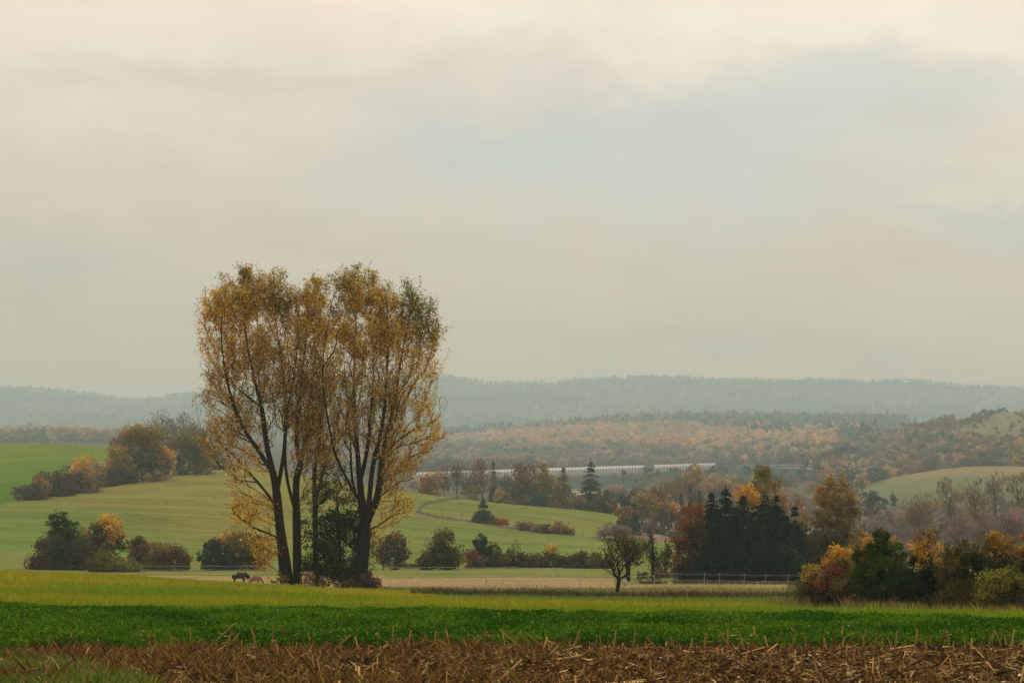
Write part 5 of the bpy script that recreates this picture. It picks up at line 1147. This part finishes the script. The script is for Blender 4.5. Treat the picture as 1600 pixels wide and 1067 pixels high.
# ------------------------------------------------------------------ fences
M_POSTD = solid('dark_post', (.06, .05, .04), .9)
def box_v(c, s):
    c = np.array(c, float); s = np.array(s, float) / 2
    V = c + s * np.array([(x, y, z) for z in (-1, 1) for x, y in ((-1, -1), (1, -1), (1, 1), (-1, 1))])
    return V, np.array([(0, 3, 2, 1), (4, 5, 6, 7), (0, 1, 5, 4), (1, 2, 6, 5), (2, 3, 7, 6), (3, 0, 4, 7)])
def box(name, c, s, mat, parent): 
    V, f = box_v(c, s); return link(name, mesh_np(name, V, f, 4, mat), parent)
_post_mesh = {}
def post_mesh(h, r, mat):
    key = (round(h, 2), round(r, 3), mat.name)
    if key not in _post_mesh:
        V, f = tubes(np.array([[0, 0, -.1]]), np.array([[0, 0, h]]), np.array([r]), np.array([r * .9]), 6)
        V2, f2 = tubes(np.array([[0, 0, h]]), np.array([[0, 0, h + r]]), np.array([r * .9]), np.array([r * .2]), 6)
        _post_mesh[key] = mesh_np('post', np.concatenate([V, V2]), np.concatenate([f, f2 + len(V)]), 4, mat, None, True)
    return _post_mesh[key]
def fence(name, label, pts, heights, post_h, spacing, tape_w, sag=.05, r=.035, group='electric tape fences of the paddock'):
    """pts: (column, distance) corners on the ground; posts on the line, tape at each height"""
    W = [np.array([(s - 800) / F * Y, Y]) for s, Y in pts]
    seq = []
    for a, b in zip(W[:-1], W[1:]):
        m = max(1, int(round(np.linalg.norm(b - a) / spacing)))
        seq += [a + (b - a) * (q + (rng.normal() * .08 if 0 < q else 0)) / m for q in range(m)]
    seq.append(W[-1]); seq = np.array(seq); Z = ground(seq[:, 0], seq[:, 1]); o0 = np.array([seq[0, 0], seq[0, 1], Z[0]])
    root = empty(name, o0, label, 'fence', group)
    pm = post_mesh(post_h, r, M_POSTW)
    for p, z in zip(seq, Z):
        o = link('post', pm, root, (p[0] - o0[0], p[1] - o0[1], z - o0[2])); o.rotation_euler = (rng.normal() * .03, rng.normal() * .05, rng.random() * 3)
    for h in heights:
        A = []
        for i in range(len(seq) - 1):
            for q in range(5):
                t = q / 4; p = seq[i] * (1 - t) + seq[i + 1] * t; z = Z[i] * (1 - t) + Z[i + 1] * t + h - sag * 4 * t * (1 - t) * (.6 + .8 * ((i * 7) % 5) / 5)
                A.append([p[0] - o0[0], p[1] - .04 - o0[1], z - o0[2]])
        A = np.array(A); up = np.array([0, 0, tape_w / 2]); th = np.array([0, .004, 0]); n = len(A)
        V = np.concatenate([A + up - th, A - up - th, A - up + th, A + up + th]); i = np.arange(n - 1)
        f = np.concatenate([np.stack([i + a * n, i + b * n, i + b * n + 1, i + a * n + 1], 1) for a, b in ((0, 1), (1, 2), (2, 3), (3, 0))])
        link('tape', mesh_np('tape', V, f, 4, M_TAPE), root)
fence('paddock_fence', 'white tape fence running behind the two ponies', [(225, 232), (330, 236), (440, 236), (560, 232)], [.62, 1.05], 1.15, 5.0, .03, r=.028)
fence('paddock_fence', 'far white tape fence between straw paddock and green field', [(575, 224), (800, 218), (960, 206)], [.55, 1.0], 1.05, 8.5, .028)
fence('paddock_fence', 'near white tape fence crossing the straw paddock', [(590, 168), (760, 170), (905, 172), (1020, 171)], [.38, .85], .95, 7.0, .022)
fence('paddock_fence', 'white tape fence in front of the dark spruce clump', [(1022, 171), (1098, 166), (1160, 161), (1228, 156), (1290, 152)], [.60, 1.08], 1.2, 3.4, .018, r=.022)
t = empty('white_container', P(977, 911, 170) * np.array([1, 1, 0]) + np.array([0, 0, float(ground(P(977, 911, 170)[0], 170))]), 'small white water container standing by the leafless forked tree', 'container')
box('tank', (0, 0, .30), (.26, .26, .52), M_TAPE, t); box('cap', (0, 0, .59), (.14, .14, .06), M_TAPE, t)
for px, py, lab in [(691, 806, 'weathered post where the two field ditches meet'), (722, 810, 'weathered post on the ditch short of the lone spruce'), (911, 837, 'weathered post at the end of the ditch hedge strip')]:
    X, Y = hit(px, py); o = link('ditch_post', post_mesh(1.35, .075, M_WOOD), None, (X[0], Y[0], float(ground(X[0], Y[0])))); tag(o, lab, 'post', 'posts along the field ditch')

# ------------------------------------------------------------------ motorway noise screen, portal, lamp
M_SCREEN = solid('frosted_panel', (.80, .78, .74), .4, 0, .4, .06, .4); M_STEEL = solid('grey_steel', (.16, .17, .18), .5, .3); M_CONC = solid('concrete', (.26, .25, .23), .9, 0, 1.5); M_DKSCR = solid('slate_panel', (.20, .20, .205), .7)
A0 = P(640, 746, 1400); A1 = P(1118, 731, 1392)
def lerp(a, b, t): return a + (b - a) * t
def screen(name, label, A, B, h, n, mat, pw=.22, group=None):
    root = empty(name, A, label, 'noise barrier', group)
    D = B - A; th = np.array([0, .12, 0])
    V, f = [], []
    P0 = np.zeros(3); P1 = D
    up = np.array([0, 0, h]); base = np.array([0, 0, .35])
    V = np.array([P0 + base - th, P1 + base - th, P1 + up - th, P0 + up - th, P0 + base + th, P1 + base + th, P1 + up + th, P0 + up + th])
    f = np.array([(0, 1, 2, 3), (5, 4, 7, 6), (3, 2, 6, 7), (1, 0, 4, 5), (0, 3, 7, 4), (2, 1, 5, 6)])
    link('panel', mesh_np('panel', V, f, 4, mat), root)
    Vb = V.copy(); Vb[[2, 3, 6, 7], 2] = Vb[[0, 1, 4, 5]][[1, 0, 3, 2], 2] - .003; Vb[[0, 1, 4, 5], 2] -= 5.0; Vb[:4, 1] -= .4; Vb[4:, 1] += .4
    link('parapet', mesh_np('parapet', Vb, f, 4, M_CONC), root)
    Vp, fp = box_v((0, -.1, (h + .35) / 2), (pw, .5, h - .35 + .3)); pm = mesh_np('post', Vp, fp, 4, M_STEEL)
    for i in range(n + 1): link('post', pm, root, tuple(D * i / n))
    rl = V.copy(); rl[[0, 1, 4, 5], 2] = rl[[3, 2, 7, 6], 2] + .003; rl[[2, 3, 6, 7], 2] += .14; link('top_rail', mesh_np('top_rail', rl, f, 4, M_STEEL), root)
    return root
screen('noise_barrier', 'long pale glazed noise barrier on the motorway bank', A0, A1, 3.5, 96, M_SCREEN)
B0 = P(1150, 731, 1394); B1 = P(1285, 730.5, 1420)
screen('noise_barrier', 'dull slate noise barrier continuing past the pale one', B0, B1, 2.2, 24, M_DKSCR)
c = lerp(A0, A1, (1014.5 - 640) / 478) + np.array([0, -1.6, -.4])
t = empty('service_hut', c, 'small grey gabled hut set in the pale noise barrier', 'hut')
box('wall', (0, 0, 1.7), (6.3, 2.4, 3.4), M_DKSCR, t)
V = np.array([(-3.5, -1.4, 3.403), (3.5, -1.4, 3.403), (1.6, -1.4, 4.9), (-1.6, -1.4, 4.9), (-3.5, 1.4, 3.403), (3.5, 1.4, 3.403), (1.6, 1.4, 4.9), (-1.6, 1.4, 4.9)])
link('roof', mesh_np('roof', V, np.array([(0, 1, 2, 3), (5, 4, 7, 6), (3, 2, 6, 7), (1, 0, 4, 5), (0, 3, 7, 4), (2, 1, 5, 6)]), 4, M_STEEL), t)
box('door', (0, -1.22, 1.1), (1.6, .06, 2.2), M_STEEL, t)
lp = P(1134, 732, 1398); t = empty('street_lamp', lp, 'tall street lamp standing behind the slate noise barrier', 'street lamp')
V, f = tubes(np.array([[0, 0, -2.0], [0, 0, 8.0]]), np.array([[0, 0, 8.0], [1.3, 0, 8.5]]), np.array([.16, .09]), np.array([.10, .08]), 8); link('pole', mesh_np('pole', V, f, 4, M_STEEL, None, True), t)
box('lamp_head', (1.6, 0, 8.55), (1.4, .5, .22), M_TAPE, t)

# ------------------------------------------------------------------ houses
M_TILE = solid('red_tile', (.24, .075, .045), .85, 0, 3, .3); M_RENDER = solid('pale_render', (.62, .58, .52), .9, 0, 1, .08); M_GLASS = solid('dark_glass', (.03, .035, .04), .2, 0, 2, .1, .6)
def house(label, base, Y, w, d, h, rh, rot, wallm):
    X0 = float(ray(*base)[0] * Y); z = float(ground(X0, Y))
    t = empty('house', (X0, Y, z - .2), label, 'house'); t.rotation_euler = (0, 0, rot)
    box('wall', (0, 0, h / 2), (w, d, h), wallm, t)
    g = np.array([(-w / 2, -d / 2, h), (-w / 2, d / 2, h), (-w / 2, 0, h + rh), (w / 2, -d / 2, h), (w / 2, d / 2, h), (w / 2, 0, h + rh)])
    me = bpy.data.meshes.new('gable'); me.from_pydata([tuple(v) for v in g], [], [(0, 2, 1), (3, 4, 5), (0, 3, 5, 2), (1, 2, 5, 4)]); me.materials.append(wallm); link('gable', me, t)
    ov = .5; tk = .2
    for s in (-1, 1):
        a = np.array([0, 0, h + rh + .02]); sl = rh / (d / 2); e = s * (d / 2 + ov)
        V = np.array([(-w / 2 - ov, 0, h + rh + .03), (w / 2 + ov, 0, h + rh + .03), (w / 2 + ov, e, h - ov * sl + .03), (-w / 2 - ov, e, h - ov * sl + .03)]); V2 = V + np.array([0, 0, tk])
        f = np.array([(0, 1, 2, 3), (4, 7, 6, 5), (0, 4, 5, 1), (1, 5, 6, 2), (2, 6, 7, 3), (3, 7, 4, 0)]); link('roof', mesh_np('roof', np.concatenate([V, V2]), f, 4, M_TILE), t)
    ch = box('chimney', (w * .2, .3, h + rh + .3), (.6, .6, 1.4), M_TILE, t)
    for i in range(3):
        wn = box('window', (-w / 2 + w * (i + .5) / 3, -d / 2 - .03, h * .55), (1.1, .08, 1.3), M_RENDER, t); box('pane', (-w / 2 + w * (i + .5) / 3, -d / 2 - .08, h * .55), (.9, .04, 1.1), M_GLASS, wn)
    return t
house('dark red-roofed house half hidden behind the dark brown rounded tree', (945, 806), 668, 9, 8, 2.2, 3.6, math.radians(62), M_RENDER)
house('white house with orange-red roof among the slope trees above the knoll field', (1393, 744), 1310, 8, 7, 3.4, 3.0, math.radians(20), M_RENDER)

# ------------------------------------------------------------------ ponies
def horse(name, label, cat, base, Y, height, coat, mane_col, face_right=True, graze=True):
    X0 = float(ray(*base)[0] * Y); z0 = float(ground(X0, Y))
    root = empty(name, (X0, Y, z0), label, cat, 'ponies in the paddock')
    s = height / 1.5
    # skeleton in metres for a 1.5 m horse facing +X: (x, y, z, rx, ry)
    J = [(-.62, 0, 1.26, .27, .30), (-.30, 0, 1.20, .30, .34), (.10, 0, 1.16, .30, .35), (.42, 0, 1.18, .27, .34), (.60, 0, 1.26, .20, .26),   # trunk 0-4
         (.86, 0, 1.08, .12, .19), (1.10, 0, .82, .10, .145), (1.24, 0, .62, .095, .12), (1.30, 0, .42, .085, .10), (1.33, 0, .20, .065, .075), (1.33, 0, .12, .055, .06)]   # neck, head
    E = [(i, i + 1) for i in range(10)]
    def leg(root_i, pts):
        last = root_i
        for p in pts: J.append(p); E.append((last, len(J) - 1)); last = len(J) - 1
    for y, dx in ((-.16, .05), (.16, -.10)):
        leg(0, [(-.66 + dx * .4, y, 1.02, .15, .20), (-.60 + dx, y, .76, .11, .14), (-.74 + dx, y, .50, .07, .085), (-.70 + dx, y, .26, .05, .05), (-.68 + dx, y, .10, .055, .055), (-.64 + dx, y, .03, .07, .065)])
        leg(3, [(.46 + dx * .4, y, .94, .12, .15), (.48 - dx, y, .70, .085, .10), (.48 - dx * 1.2, y, .46, .06, .065), (.47 - dx * 1.2, y, .22, .045, .045), (.49 - dx * 1.2, y, .10, .05, .05), (.52 - dx * 1.2, y, .03, .065, .06)])
    for y in (-.07, .07):
        leg(7, [(1.19, y * 1.0, .70, .04, .04), (1.14, y * 1.25, .80, .022, .022)])
    sg = 1 if face_right else -1
    me = bpy.data.meshes.new('body'); me.from_pydata([(p[0] * sg * s, p[1] * s * 1.1, (p[2] - (.10 if p[2] > .6 else p[2] * .16)) * s) for p in J], E, []); 
    o = bpy.data.objects.new('body', me); COL.objects.link(o)
    o.modifiers.new('skin', 'SKIN'); sv = me.skin_vertices[0].data
    for i, p in enumerate(J): sv[i].radius = tuple(q * s * (1.32 if i < 10 else 1.3 if i < 11 else 1.25) for q in (p[3], p[4])); sv[i].use_root = (i == 2)
    sb = o.modifiers.new('sub', 'SUBSURF'); sb.levels = 2; sb.render_levels = 2
    dg = bpy.context.evaluated_depsgraph_get(); m2 = bpy.data.meshes.new_from_object(o.evaluated_get(dg)); m2.name = 'body'
    for p in m2.polygons: p.use_smooth = True
    bpy.data.objects.remove(o); m2.materials.clear(); m2.materials.append(coat); link('body', m2, root)
    # mane along the crest, tail behind
    def hair(nm, pts, rad, n, ln, dirv):
        A = np.array(pts) * s * np.array([sg, 1, 1]); seg = rng.integers(0, len(A) - 1, n); t = rng.random((n, 1)); c = A[seg] * (1 - t) + A[seg + 1] * t
        d = unit(np.array(dirv) * np.array([sg, 1, 1]) + rng.normal(size=(n, 3)) * .25)
        L = ln * s * (.6 + .6 * rng.random(n)); V = leaves(c + d * L[:, None] + rng.normal(size=(n, 3)) * rad * s, L, np.full(n, .028 * s), d, .1)
        link(nm, mesh_np(nm, V, quads(n), 4, M_LEAF, np.repeat(tint(mane_col, n, .2, .04), 4, 0)), root)
    hair('mane', [(.66, 0, 1.46), (.98, 0, 1.20), (1.22, 0, .90), (1.36, 0, .66)], .05, 340, .10, (.15, -.6, -.5))
    hair('tail', [(-.84, 0, 1.26), (-.92, 0, 1.12), (-.95, 0, .90)], .03, 200, .17, (-.06, 0, -1))
    return root
M_BLACK = solid('black_coat', (.012, .011, .012), .6, 0, 6, .2, .3); M_CHEST = solid('chestnut_coat', (.22, .085, .040), .65, 0, 5, .3, .25)
horse('pony', 'black pony grazing behind the meadow crest', 'pony', (375, 911), 190, 1.10, M_BLACK, (.012, .011, .012))
horse('pony', 'chestnut pony with a pale mane grazing nose to tail with the black one', 'pony', (399, 914), 184, .84, M_CHEST, (.62, .52, .38))
